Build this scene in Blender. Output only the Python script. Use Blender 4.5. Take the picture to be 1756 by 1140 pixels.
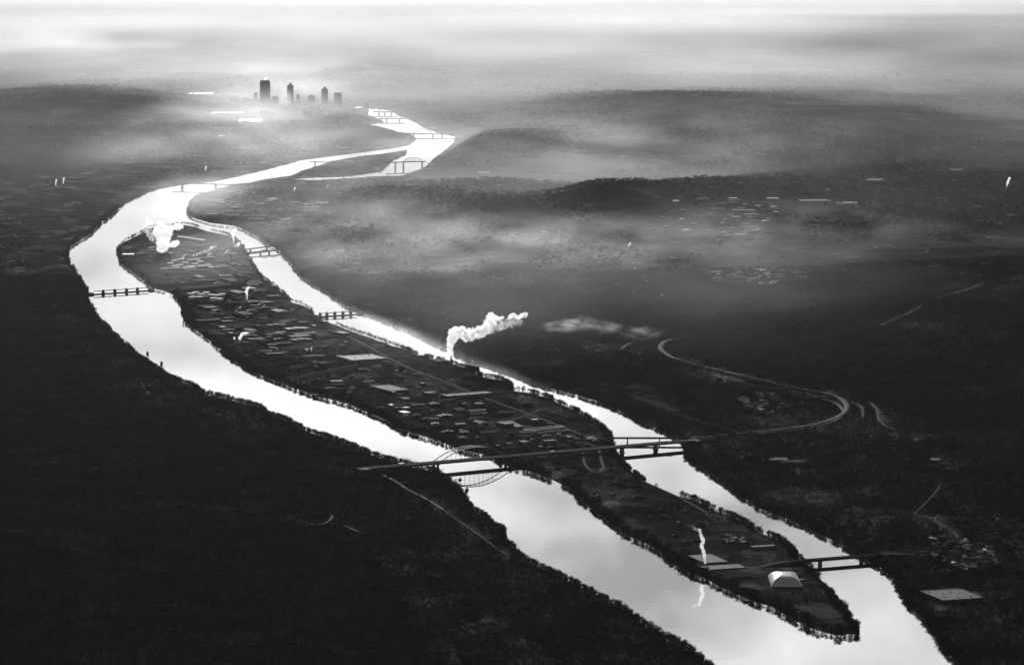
import bpy, bmesh, math, random
import numpy as np
from mathutils import Vector, Matrix, noise as mnoise

scene = bpy.context.scene
for _o in list(bpy.data.objects):
    bpy.data.objects.remove(_o)
COL = scene.collection
RND = random.Random(7)
NPR = np.random.default_rng(7)

# ------------------------------------------------------------------ camera
CAM_H = 1415.0
FPX = 6500.0                      # focal length in pixels of the 1756 px wide photograph
PITCH = math.atan(770.0 / FPX)    # the horizon lies above the frame
cam_data = bpy.data.cameras.new('camera')
cam_data.sensor_width = 36.0
cam_data.lens = 36.0 * FPX / 1756.0
cam_data.clip_start = 5.0
cam_data.clip_end = 250000.0
cam = bpy.data.objects.new('camera', cam_data)
COL.objects.link(cam)
cam.location = (0, 0, CAM_H)
cam.rotation_euler = (math.pi / 2 - PITCH, 0, 0)
scene.camera = cam

# ------------------------------------------------------------------ sky, sun, exposure
SUN_EL = math.radians(14.0)
SUN_AZ = math.radians(-4.6)       # clockwise from +Y
world = bpy.data.worlds.new('World')
scene.world = world
world.use_nodes = True
nt = world.node_tree
nt.nodes.clear()
w_out = nt.nodes.new('ShaderNodeOutputWorld')
w_bg = nt.nodes.new('ShaderNodeBackground')
sky = nt.nodes.new('ShaderNodeTexSky')
sky.sky_type = 'NISHITA'
sky.sun_disc = False
sky.sun_elevation = SUN_EL
sky.sun_rotation = SUN_AZ
sky.altitude = 300
sky.air_density = 1.0
sky.dust_density = 1.2
sky.ozone_density = 1.0
w_bw = nt.nodes.new('ShaderNodeRGBToBW')
# thin cloud in the sky, seen only as a reflection in the river
w_tc = nt.nodes.new('ShaderNodeTexCoord')
w_map = nt.nodes.new('ShaderNodeMapping')
w_map.inputs['Scale'].default_value = (13, 13, 26)
w_n = nt.nodes.new('ShaderNodeTexNoise')
w_n.inputs['Scale'].default_value = 1.0
w_n.inputs['Detail'].default_value = 6
w_n.inputs['Roughness'].default_value = 0.55
w_mr = nt.nodes.new('ShaderNodeMapRange')
w_mr.inputs['From Min'].default_value = 0.34
w_mr.inputs['From Max'].default_value = 0.66
w_mr.inputs['To Min'].default_value = 0.5
w_mr.inputs['To Max'].default_value = 1.5
w_mul = nt.nodes.new('ShaderNodeMath')
w_mul.operation = 'MULTIPLY'
L = nt.links.new
L(sky.outputs[0], w_bw.inputs[0])
L(w_tc.outputs['Generated'], w_map.inputs['Vector'])
L(w_map.outputs[0], w_n.inputs['Vector'])
L(w_n.outputs[0], w_mr.inputs['Value'])
L(w_bw.outputs[0], w_mul.inputs[0])
L(w_mr.outputs[0], w_mul.inputs[1])
# added bright low sky band for the river, sky dimmed overhead to darken land
w_sep = nt.nodes.new('ShaderNodeSeparateXYZ')
w_el = nt.nodes.new('ShaderNodeMapRange')
w_el.inputs['From Min'].default_value = 0.08
w_el.inputs['From Max'].default_value = 0.22
w_el.inputs['To Min'].default_value = 0.6
w_el.inputs['To Max'].default_value = 2.6
w_el2 = nt.nodes.new('ShaderNodeMapRange')
w_el2.inputs['From Min'].default_value = 0.25
w_el2.inputs['From Max'].default_value = 0.48
w_el2.inputs['To Min'].default_value = 1.0
w_el2.inputs['To Max'].default_value = 0.22
w_mul3 = nt.nodes.new('ShaderNodeMath')
w_mul3.operation = 'MULTIPLY'
w_mul2 = nt.nodes.new('ShaderNodeMath')
w_mul2.operation = 'MULTIPLY'
L(w_tc.outputs['Generated'], w_sep.inputs[0])
L(w_sep.outputs['Z'], w_el.inputs['Value'])
L(w_mul.outputs[0], w_mul2.inputs[0])
L(w_sep.outputs['Z'], w_el2.inputs['Value'])
L(w_el.outputs[0], w_mul3.inputs[0])
L(w_el2.outputs[0], w_mul3.inputs[1])
L(w_mul3.outputs[0], w_mul2.inputs[1])
L(w_mul2.outputs[0], w_bg.inputs['Color'])
L(w_bg.outputs[0], w_out.inputs['Surface'])
w_bg.inputs['Strength'].default_value = 0.074
sun_data = bpy.data.lights.new('sun', 'SUN')
sun_data.energy = 4.5
sun_data.angle = math.radians(0.5)
sun_data.color = (1.0, 0.99, 0.98)
sun = bpy.data.objects.new('sun', sun_data)
COL.objects.link(sun)
sun_dir = Vector((math.sin(SUN_AZ) * math.cos(SUN_EL), math.cos(SUN_AZ) * math.cos(SUN_EL), math.sin(SUN_EL)))
sun.rotation_euler = sun_dir.to_track_quat('Z', 'Y').to_euler()
sun.location = (0, 0, 3000)
scene.view_settings.view_transform = 'Standard'
scene.view_settings.look = 'None'
scene.view_settings.gamma = 1.0
scene.view_settings.exposure = -0.95
scene.cycles.max_bounces = 10
scene.cycles.volume_bounces = 6
scene.cycles.transparent_max_bounces = 16
scene.cycles.use_denoising = True

# ------------------------------------------------------------------ helpers
SP, CP = math.sin(PITCH), math.cos(PITCH)

def P(px, py, z=0.0):
    """Place in the world, at height z, of a point seen in the photograph."""
    u, v = (px - 878.0) / FPX, (570.0 - py) / FPX
    d = (u, CP + v * SP, -SP + v * CP)
    t = (z - CAM_H) / d[2]
    return Vector((d[0] * t, d[1] * t, z))

def Pn(a, z=0.0):
    a = np.asarray(a, float)
    u, v = (a[:, 0] - 878.0) / FPX, (570.0 - a[:, 1]) / FPX
    t = (z - CAM_H) / (-SP + v * CP)
    return np.stack([u * t, (CP + v * SP) * t], 1)

def to_px(x, y, z):
    yy = y * CP - (z - CAM_H) * SP
    zz = y * SP + (z - CAM_H) * CP
    return 878 + FPX * x / yy, 570 - FPX * zz / yy

def tag(o, label=None, cat=None, group=None, kind=None):
    if label: o['label'] = label
    if cat: o['category'] = cat
    if group: o['group'] = group
    if kind: o['kind'] = kind
    return o

def empty(name, loc, rz=0.0, scale=None):
    o = bpy.data.objects.new(name, None)
    o.empty_display_size = 10
    COL.objects.link(o)
    o.location = loc
    o.rotation_euler = (0, 0, rz)
    if scale: o.scale = scale
    return o

def link_mesh(name, me, mat=None, parent=None):
    o = bpy.data.objects.new(name, me)
    if mat and not me.materials: me.materials.append(mat)
    COL.objects.link(o)
    if parent: o.parent = parent
    return o

def copy_tree(o, parent=None):
    c = o.copy()
    COL.objects.link(c)
    c.parent = parent
    for ch in list(o.children):
        copy_tree(ch, c)
    return c

class MB:
    """Collects boxes, bars, tubes and rings; build() links them as one mesh object."""
    def __init__(s): s.v, s.f = [], []
    def add(s, vs, fs):
        n = len(s.v)
        s.v += [tuple(p) for p in vs]
        s.f += [tuple(i + n for i in f) for f in fs]
        return s
    def box(s, x0, x1, y0, y1, z0, z1):
        return s.add([(x0, y0, z0), (x1, y0, z0), (x1, y1, z0), (x0, y1, z0), (x0, y0, z1), (x1, y0, z1), (x1, y1, z1), (x0, y1, z1)],
                     [(0, 3, 2, 1), (4, 5, 6, 7), (0, 1, 5, 4), (1, 2, 6, 5), (2, 3, 7, 6), (3, 0, 4, 7)])
    def bar(s, a, b, w, h=None):
        a, b = Vector(a), Vector(b)
        h = h or w
        d = (b - a).normalized()
        up = Vector((0, 0, 1)) if abs(d.z) < 0.95 else Vector((1, 0, 0))
        r = d.cross(up).normalized() * (w / 2)
        u = r.cross(d).normalized() * (h / 2)
        q = [a - r - u, a + r - u, a + r + u, a - r + u, b - r - u, b + r - u, b + r + u, b - r + u]
        return s.add(q, [(0, 1, 2, 3), (7, 6, 5, 4), (0, 4, 5, 1), (1, 5, 6, 2), (2, 6, 7, 3), (3, 7, 4, 0)])
    def lathe(s, prof, n=16, c=(0, 0)):
        vs, fs = [], []
        for r, z in prof:
            for k in range(n):
                t = 2 * math.pi * k / n
                vs.append((c[0] + r * math.cos(t), c[1] + r * math.sin(t), z))
        for i in range(len(prof) - 1):
            for k in range(n):
                k2 = (k + 1) % n
                fs.append((i * n + k, i * n + k2, (i + 1) * n + k2, (i + 1) * n + k))
        fs.append(tuple(range(n))[::-1])
        fs.append(tuple((len(prof) - 1) * n + k for k in range(n)))
        return s.add(vs, fs)
    def mesh(s, name):
        me = bpy.data.meshes.new(name)
        me.from_pydata(s.v, [], s.f)
        me.update()
        return me
    def build(s, name, mat=None, parent=None):
        return link_mesh(name, s.mesh(name), mat, parent)

def np_mesh(name, verts, faces, smooth=False):
    """faces: (n,3) or (n,4) int array"""
    verts = np.asarray(verts, np.float32)
    faces = np.asarray(faces, np.int32)
    k = faces.shape[1]
    me = bpy.data.meshes.new(name)
    me.vertices.add(len(verts))
    me.vertices.foreach_set('co', verts.ravel())
    me.loops.add(faces.size)
    me.loops.foreach_set('vertex_index', faces.ravel())
    me.polygons.add(len(faces))
    me.polygons.foreach_set('loop_start', np.arange(0, faces.size, k, dtype=np.int32))
    me.polygons.foreach_set('loop_total', np.full(len(faces), k, np.int32))
    if smooth:
        me.polygons.foreach_set('use_smooth', np.ones(len(faces), bool))
    me.update(calc_edges=True)
    return me

def mat_new(name):
    m = bpy.data.materials.new(name)
    m.use_nodes = True
    t = m.node_tree
    t.nodes.clear()
    return m, t

def node(t, typ, **kw):
    n = t.nodes.new(typ)
    for k, v in kw.items():
        if k in n.inputs.keys(): n.inputs[k].default_value = v
        else: setattr(n, k, v)
    return n

def g(v): return (v, v, v, 1.0)

def mat_grey(name, val, rough=0.7, spec=0.3, var=0.25, scale=0.15, matt=False):
    """A painted, concrete or metal surface with worn, blotchy tone."""
    m, t = mat_new(name)
    out = node(t, 'ShaderNodeOutputMaterial')
    if matt:
        b = node(t, 'ShaderNodeBsdfDiffuse')
    else:
        b = node(t, 'ShaderNodeBsdfPrincipled', Roughness=rough)
        b.inputs['Specular IOR Level'].default_value = spec
    geo = node(t, 'ShaderNodeNewGeometry')
    oi = node(t, 'ShaderNodeObjectInfo')
    n1 = node(t, 'ShaderNodeTexNoise', Scale=scale, Detail=5.0, Roughness=0.65)
    mr = node(t, 'ShaderNodeMapRange')
    mr.inputs['From Min'].default_value = 0.25
    mr.inputs['From Max'].default_value = 0.75
    mr.inputs['To Min'].default_value = val * (1 - var)
    mr.inputs['To Max'].default_value = val * (1 + var)
    mr2 = node(t, 'ShaderNodeMapRange')
    mr2.inputs['To Min'].default_value = 1 - var
    mr2.inputs['To Max'].default_value = 1 + var
    mu = node(t, 'ShaderNodeMath', operation='MULTIPLY')
    t.links.new(geo.outputs['Position'], n1.inputs['Vector'])
    t.links.new(n1.outputs[0], mr.inputs['Value'])
    t.links.new(oi.outputs['Random'], mr2.inputs['Value'])
    t.links.new(mr.outputs[0], mu.inputs[0])
    t.links.new(mr2.outputs[0], mu.inputs[1])
    t.links.new(mu.outputs[0], b.inputs['Color' if matt else 'Base Color'])
    t.links.new(b.outputs[0], out.inputs['Surface'])
    return m

# ------------------------------------------------------------------ materials
def mat_ground():
    m, t = mat_new('ground')
    out = node(t, 'ShaderNodeOutputMaterial')
    b = node(t, 'ShaderNodeBsdfDiffuse')
    geo = node(t, 'ShaderNodeNewGeometry')
    vals = []
    for sc, det in ((1 / 900., 5), (1 / 170., 5), (1 / 26., 3)):
        n = node(t, 'ShaderNodeTexNoise', Scale=sc, Detail=float(det), Roughness=0.6)
        t.links.new(geo.outputs['Position'], n.inputs['Vector'])
        vals.append(n.outputs[0])
    # woodland base tone
    mr = node(t, 'ShaderNodeMapRange')
    for k, v in (('From Min', .3), ('From Max', .7), ('To Min', .02), ('To Max', .042)): mr.inputs[k].default_value = v
    t.links.new(vals[1], mr.inputs['Value'])
    mr3 = node(t, 'ShaderNodeMapRange')
    for k, v in (('From Min', .25), ('From Max', .75), ('To Min', .6), ('To Max', 1.4)): mr3.inputs[k].default_value = v
    t.links.new(vals[2], mr3.inputs['Value'])
    mu = node(t, 'ShaderNodeMath', operation='MULTIPLY')
    t.links.new(mr.outputs[0], mu.inputs[0]); t.links.new(mr3.outputs[0], mu.inputs[1])
    # cleared land, fields and yards
    ad = node(t, 'ShaderNodeMath', operation='MULTIPLY_ADD')
    t.links.new(vals[0], ad.inputs[0]); ad.inputs[1].default_value = .55; t.links.new(vals[1], ad.inputs[2])
    mr4 = node(t, 'ShaderNodeMapRange')
    for k, v in (('From Min', .88), ('From Max', 1.02), ('To Min', 0.), ('To Max', .06)): mr4.inputs[k].default_value = v
    t.links.new(ad.outputs[0], mr4.inputs['Value'])
    mu2 = node(t, 'ShaderNodeMath', operation='MULTIPLY')
    t.links.new(mr4.outputs[0], mu2.inputs[0]); t.links.new(mr3.outputs[0], mu2.inputs[1])
    sm0 = node(t, 'ShaderNodeMath', operation='ADD')
    t.links.new(mu.outputs[0], sm0.inputs[0]); t.links.new(mu2.outputs[0], sm0.inputs[1])
    # plots, yards and lots of the flat land, and larger fields on the hills
    last = sm0
    sep = node(t, 'ShaderNodeSeparateXYZ')
    t.links.new(geo.outputs['Position'], sep.inputs[0])
    for sc, amp, z0, z1, rot in ((1 / 75., 2.6, 9.0, 7.0, -.25), (1 / 33., 1.2, 9.0, 7.0, -.25), (1 / 240., 1.5, 8.0, 30.0, .4)):
        mp = node(t, 'ShaderNodeMapping')
        mp.inputs['Rotation'].default_value = (0, 0, rot)
        mp.inputs['Scale'].default_value = (1, .45, 1)
        vo = node(t, 'ShaderNodeTexVoronoi', distance='CHEBYCHEV', Scale=sc, Randomness=.9)
        vo.voronoi_dimensions = '2D'
        t.links.new(geo.outputs['Position'], mp.inputs['Vector']); t.links.new(mp.outputs[0], vo.inputs['Vector'])
        bw = node(t, 'ShaderNodeSeparateColor')
        t.links.new(vo.outputs['Color'], bw.inputs[0])
        pw = node(t, 'ShaderNodeMath', operation='POWER')
        pw.inputs[1].default_value = 3.0
        t.links.new(bw.outputs[0], pw.inputs[0])
        mk = node(t, 'ShaderNodeMapRange')
        for k, v in (('From Min', z0), ('From Max', z1), ('To Min', 0.), ('To Max', amp)): mk.inputs[k].default_value = v
        t.links.new(sep.outputs['Z'], mk.inputs['Value'])
        m1 = node(t, 'ShaderNodeMath', operation='MULTIPLY')
        t.links.new(pw.outputs[0], m1.inputs[0]); t.links.new(mk.outputs[0], m1.inputs[1])
        m2 = node(t, 'ShaderNodeMath', operation='MULTIPLY_ADD')
        t.links.new(m1.outputs[0], m2.inputs[0]); t.links.new(last.outputs[0], m2.inputs[1]); t.links.new(last.outputs[0], m2.inputs[2])
        last = m2
    sm = last
    t.links.new(sm.outputs[0], b.inputs['Color'])
    t.links.new(b.outputs[0], out.inputs['Surface'])
    return m

def mat_water():
    m, t = mat_new('water')
    out = node(t, 'ShaderNodeOutputMaterial')
    b = node(t, 'ShaderNodeBsdfPrincipled', Roughness=0.02, IOR=1.33)
    b.inputs['Base Color'].default_value = g(0.03)
    geo = node(t, 'ShaderNodeNewGeometry')
    mp = node(t, 'ShaderNodeMapping')
    mp.inputs['Scale'].default_value = (1 / 60., 1 / 40., 1)
    n = node(t, 'ShaderNodeTexNoise', Scale=1.0, Detail=5.0, Roughness=0.6)
    big = node(t, 'ShaderNodeTexNoise', Scale=1 / 900., Detail=3.0)
    mr = node(t, 'ShaderNodeMapRange')
    for k, v in (('From Min', .4), ('From Max', .65), ('To Min', 0.03), ('To Max', .22)): mr.inputs[k].default_value = v
    bp = node(t, 'ShaderNodeBump', Distance=0.18)
    last = mr.outputs[0]
    for q, r, a in ((P(225, 535), 1100., .5), (P(610, 556), 420., .4)):          # broken water below the dams
        ds = node(t, 'ShaderNodeVectorMath', operation='DISTANCE')
        ds.inputs[1].default_value = q
        t.links.new(geo.outputs['Position'], ds.inputs[0])
        m_ = node(t, 'ShaderNodeMapRange', interpolation_type='SMOOTHSTEP')
        for k, v in (('From Min', r), ('From Max', r * .3), ('To Min', 0.), ('To Max', a)): m_.inputs[k].default_value = v
        t.links.new(ds.outputs['Value'], m_.inputs['Value'])
        ad = node(t, 'ShaderNodeMath', operation='ADD')
        t.links.new(last, ad.inputs[0]); t.links.new(m_.outputs[0], ad.inputs[1])
        last = ad.outputs[0]
    t.links.new(geo.outputs['Position'], mp.inputs['Vector'])
    t.links.new(geo.outputs['Position'], big.inputs['Vector'])
    t.links.new(mp.outputs[0], n.inputs['Vector'])
    t.links.new(big.outputs[0], mr.inputs['Value'])
    t.links.new(n.outputs[0], bp.inputs['Height'])
    t.links.new(last, bp.inputs['Strength'])
    t.links.new(bp.outputs[0], b.inputs['Normal'])
    t.links.new(b.outputs[0], out.inputs['Surface'])
    return m

def mat_volume(name, dens, aniso, col=1.0):
    m, t = mat_new(name)
    out = node(t, 'ShaderNodeOutputMaterial')
    v = node(t, 'ShaderNodeVolumePrincipled', Density=dens, Anisotropy=aniso)
    v.inputs['Color'].default_value = g(col)
    t.links.new(v.outputs[0], out.inputs['Volume'])
    return m

def mat_fog(name, dens, aniso, scale, lo, hi, stretch=(1, .45, 3)):
    """Soft bank of fog: densest at the middle of its body and broken up by noise."""
    m, t = mat_new(name)
    out = node(t, 'ShaderNodeOutputMaterial')
    v = node(t, 'ShaderNodeVolumePrincipled', Anisotropy=aniso)
    v.inputs['Color'].default_value = g(1.0)
    tc = node(t, 'ShaderNodeTexCoord')
    ln = node(t, 'ShaderNodeVectorMath', operation='LENGTH')
    t.links.new(tc.outputs['Object'], ln.inputs[0])
    mr = node(t, 'ShaderNodeMapRange', interpolation_type='SMOOTHSTEP')
    for k, x in (('From Min', 1.0), ('From Max', .0), ('To Min', 0.), ('To Max', dens)): mr.inputs[k].default_value = x
    t.links.new(ln.outputs['Value'], mr.inputs['Value'])
    geo = node(t, 'ShaderNodeNewGeometry')
    mp = node(t, 'ShaderNodeMapping')
    mp.inputs['Scale'].default_value = stretch
    n = node(t, 'ShaderNodeTexNoise', Scale=scale, Detail=4.0, Roughness=0.55)
    t.links.new(geo.outputs['Position'], mp.inputs['Vector'])
    t.links.new(mp.outputs[0], n.inputs['Vector'])
    mr2 = node(t, 'ShaderNodeMapRange')
    for k, x in (('From Min', lo), ('From Max', hi), ('To Min', 0.), ('To Max', 1.)): mr2.inputs[k].default_value = x
    t.links.new(n.outputs[0], mr2.inputs['Value'])
    mu = node(t, 'ShaderNodeMath', operation='MULTIPLY')
    t.links.new(mr.outputs[0], mu.inputs[0]); t.links.new(mr2.outputs[0], mu.inputs[1])
    t.links.new(mu.outputs[0], v.inputs['Density'])
    t.links.new(v.outputs[0], out.inputs['Volume'])
    return m

# ------------------------------------------------------------------ river outline
TREE_H = 12.0
def mpp(y): return (9.2e6 / (y + 200.0)) / FPX
def shore(pts, up):
    """Water's edge from the visible edge of the bank: up = +1 when the reflection of the bank's trees makes the edge, -1 when
    the trees themselves hide the water's edge."""
    return [(x, y - up * TREE_H / mpp(y)) for x, y in pts]

left_bank = [(1225,1140),(1190,1108),(1140,1085),(1100,1060),(1080,1040),(1040,1020),(1000,1000),(950,975),(900,950),(872,925),(865,900),
 (840,885),(815,868),(800,848),(790,830),(765,812),(750,802),(712,793),(664,781),(616,764),(568,745),(527,733),(500,717),(480,710),(440,690),
 (400,680),(355,670),(330,655),(290,640),(255,615),(215,585),(190,560),(170,540),(155,515),(152,495),(140,475),(130,460),(116,440)]
left_far = [(120,425),(150,405),(185,375),(215,350),(245,335),(270,325),(310,318),(365,312),(410,303),(471,288),(514,276),(571,268),(628,261),
 (673,255),(699,250),(710,244),(712,237),(702,229),(685,227),(665,221),(650,217),(630,214),(656,211),(650,205),(631,197),(631,185),(640,184)]
right_far = [(650,187),(673,191),(685,200),(702,205),(716,212),(727,219),(750,228),(781,235),(779,244),(767,255),(742,274),(727,288),(699,299),
 (685,302),(628,303.5),(599,306.5),(542,309.5),(500,307.5),(537,305),(599,303),(628,299),(653,295),(665,285),(673,276),(696,266),(697,257),(685,259),
 (656,264),(616,268),(571,276),(548,284),(520,292),(497,302),(474,305),(451,308),(434,313),(400,316),(386,321),(359,328),(335,335),(325,345),
 (320,359),(321,370)]
right_bank = [(338,379),(359,385),(383,388),(401,390),(416,397),(434,406),(452,418),(481,435),(493,451),(508,469),(532,490),(556,502),(577,517),
 (595,529),(613,536),(637,545),(671,559),(705,574),(739,591),(773,606),(801,620),(835,630),(876,644),(910,658),(951,671),(992,682),(1033,694),
 (1081,715),(1103,729),(1142,744),(1168,760),(1172,785),(1189,798),(1228,824),(1258,846),(1297,874),(1340,891),(1387,910),(1430,932),(1456,947),
 (1486,966),(1511,979),(1535,1004),(1556,1043),(1582,1069),(1604,1091),(1614,1114),(1638,1138)]
isl_low = [(1466,1093),(1436,1097),(1399,1088),(1361,1071),(1324,1048),(1287,1037),(1249,1020),(1212,1000),(1182,990),(1156,974),(1134,955),(1111,940),
 (1090,932),(1063,918),(1036,895),(1009,874),(990,862),(982,845),(967,839),(947,829),(924,820),(900,812),(870,806),(847,789),(808,781),(770,769),
 (727,754),(700,747),(681,741),(661,726),(640,717),(602,700),(551,687),(500,670),(449,649),(416,633),(386,612),(362,591),(353,585),(327,567),
 (313,550),(309,526),(297,511),(279,503),(261,499),(249,491),(231,475),(204,454),(200,439)]
isl_up = [(199,426),(213,411),(237,399),(252,388),(294,386),(315,382),(335,385),(356,393),(383,398),(402,406),(414,415),(420,424),(428,436),(440,457),(452,475),
 (473,487),(488,499),(500,514),(517,518),(532,526),(544,541),(582,555),(613,567),(647,579),(685,591),(719,606),(753,613),(773,618),(801,627),
 (828,641),(862,647),(879,656),(881,665),(910,668),(944,678),(978,695),(1006,709),(1033,726),(1050,742),(1054,760),(1062,781),(1081,801),(1099,816),
 (1142,837),(1189,850),(1232,871),(1276,889),(1301,906),(1340,919),(1362,936),(1375,953),(1392,966),(1399,977),(1414,1002),(1436,1024),
 (1455,1047),(1474,1069),(1474,1080)]
outer_px = ([(1900,2000),(1500,1400),(1300,1215),(1252,1168)] + shore(left_bank, -1) + left_far + right_far + shore(right_bank, 0.6)
            + [(1668,1172),(1760,1290),(1900,1450),(2300,2000)])
isl_px = shore(isl_low, 0.8) + shore(isl_up, -0.8)
OUTER = Pn(outer_px)
ISL = Pn(isl_px)
BUMPY = NPR
def roughen(poly, amp=4.0, step=60.0):
    out = []
    for i in range(len(poly)):
        a, b = poly[i], poly[(i + 1) % len(poly)]
        n = max(1, min(12, int(np.linalg.norm(b - a) / step)))
        for k in range(n):
            p = a + (b - a) * k / n
            out.append(p + (BUMPY.normal(size=2) * amp if k else 0))
    return np.array(out)
OUTER = roughen(OUTER)
ISL = roughen(ISL)

def poly_dist(pts, poly):
    """distance to the outline and inside-ness of every point"""
    a, b = poly, np.roll(poly, -1, 0)
    if len(pts) < 400:
        d = b - a
        q = pts[:, None, :] - a[None]
        t = np.clip((q * d[None]).sum(2) / ((d * d).sum(1) + 1e-9)[None], 0, 1)
        r = ((q - t[..., None] * d[None]) ** 2).sum(2).min(1)
        y = pts[:, 1][:, None]
        c = (a[None, :, 1] > y) != (b[None, :, 1] > y)
        dy = np.where(d[:, 1] == 0, 1e-9, d[:, 1])
        xi = a[None, :, 0] + (y - a[None, :, 1]) * (d[:, 0] / dy)[None]
        return np.sqrt(r), (c & (pts[:, 0][:, None] < xi)).sum(1) % 2 == 1
    best = np.full(len(pts), 1e18)
    ins = np.zeros(len(pts), bool)
    x, y = pts[:, 0], pts[:, 1]
    for (x0, y0), (x1, y1) in zip(a, b):
        dx, dy = x1 - x0, y1 - y0
        t = np.clip(((x - x0) * dx + (y - y0) * dy) / (dx * dx + dy * dy + 1e-9), 0, 1)
        d = (x - x0 - t * dx) ** 2 + (y - y0 - t * dy) ** 2
        np.minimum(best, d, out=best)
        c = (y0 > y) != (y1 > y)
        if c.any():
            xi = x0 + (y - y0) * dx / (dy if dy else 1e-9)
            ins ^= c & (x < xi)
    return np.sqrt(best), ins

def land_dist(pts):
    """signed distance from the water: positive on land"""
    sd = np.full(len(pts), 4000.0)
    isl = np.zeros(len(pts), bool)
    D = pts[:, 1]
    m = (D > 3000) & (D < 27000) & (np.abs(pts[:, 0]) < 0.2 * D)
    q = pts[m]
    d1, i1 = poly_dist(q, OUTER)
    d2, i2 = poly_dist(q, ISL)
    water = i1 & ~i2
    s = np.minimum(d1, d2)
    sd[m] = np.clip(np.where(water, -s, s), -4000, 4000)
    isl[m] = i2
    return sd, isl

# ------------------------------------------------------------------ terrain height
def vnoise(x, y, seed):
    xi, yi = np.floor(x).astype(np.int64), np.floor(y).astype(np.int64)
    fx, fy = x - xi, y - yi
    fx, fy = fx * fx * (3 - 2 * fx), fy * fy * (3 - 2 * fy)
    def h(i, j):
        n = (i * 374761393 + j * 668265263 + seed * 974634541) & 0x7fffffff
        n = ((n ^ (n >> 13)) * 1274126177) & 0x7fffffff
        return ((n ^ (n >> 16)) & 0xffff) / 65535.0
    return (h(xi, yi) * (1 - fx) + h(xi + 1, yi) * fx) * (1 - fy) + (h(xi, yi + 1) * (1 - fx) + h(xi + 1, yi + 1) * fx) * fy

def fbm(x, y, wl, octv, seed):
    s, a, tot = 0, 1.0, 0
    for k in range(octv):
        s = s + a * vnoise(x / wl + 17.3 * k, y / wl + 5.1 * k, seed + k)
        tot += a
        a *= .5
        wl *= .5
    return s / tot

def sstep(a, b, x):
    t = np.clip((x - a) / (b - a), 0, 1)
    return t * t * (3 - 2 * t)

# hills one can tell apart: foot in the photograph, height, half width and half depth in metres
HILLS = [((1050, 372), 100, 300, 600), ((720, 352), 34, 420, 450), ((860, 368), 44, 380, 400), ((985, 250), 40, 700, 1800), ((868, 262), 50, 330, 900),
         ((620, 352), 26, 330, 500), ((1170, 362), 40, 300, 500), ((1280, 350), 45, 500, 700), ((800, 330), 40, 500, 500), ((1560, 330), 60, 900, 900),
         ((240, 205), 50, 900, 1500), ((60, 185), 60, 1200, 1800), ((1100, 195), 90, 1300, 1500), ((1450, 230), 90, 1200, 1500)]
def height(x, y, sd, isl, gap):
    """gap: spacing of the ground mesh, which sets how wide the river bank is"""
    plain = 5.0 + 1.2 * fbm(x, y, 90, 3, 11)
    side = sstep(-600, 300, x - 0.05 * y + 200)           # 0 on the near left bank, 1 beyond the river
    start = 60 + 420 * side
    rise = sstep(start + 500 * sstep(14500, 17500, y), start + 2200, sd)
    hills = rise * (20 + 110 * (1 - np.abs(2 * fbm(x, y, 2600, 5, 3) - 1)) ** 1.4 * (0.55 + 0.6 * fbm(x, y, 6000, 2, 9)))
    hills = hills * np.where(y < 4000, 0.4, 1.0)
    midway = sstep(12500, 15000, y)
    low = rise * (12 + 46 * fbm(x, y, 950, 4, 33) ** 1.5)
    hills = hills * (1 - midway) + low * midway
    hills = hills * (1 - .45 * sstep(22000, 28000, y)) * (1 - .85 * sstep(28000, 38000, y))
    for (px, py), hh, rx, ry in HILLS:
        c = P(px, py)
        r2 = ((x - c.x) / rx) ** 2 + ((y - c.y) / ry) ** 2
        hills = hills + hh * np.exp(-r2 * 1.1) * sstep(0, 150, sd) * (0.8 + 0.4 * fbm(x, y, 300, 3, 21))
    land = plain + np.where(isl, 0, hills)
    bank = np.maximum(14.0, 1.1 * gap)
    t = sd / bank
    return np.where(t >= 1, land, np.where(t <= -1, -3.0, np.where(t > 0, t * land, t * 3.0)))

def ground_z(x, y):
    p = np.array([[x, y]], float)
    sd, isl = land_dist(p)
    return float(height(p[:, 0], p[:, 1], sd, isl, np.array([5.0]))[0])

def on_ground(px, py):
    """Where the sight line through a pixel of the photograph meets the ground."""
    u, v = (px - 878.0) / FPX, (570.0 - py) / FPX
    d = np.array((u, CP + v * SP, -SP + v * CP))
    zs = np.linspace(230.0, 0.0, 116)
    t = (zs - CAM_H) / d[2]
    x, y = d[0] * t, d[1] * t
    sd, isl = land_dist(np.stack([x, y], 1))
    h = height(x, y, sd, isl, np.full(len(x), 5.0))
    k = int(np.argmax(h >= zs)) if (h >= zs).any() else len(zs) - 1
    return Vector((x[k], y[k], max(h[k], 0.0)))

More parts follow.
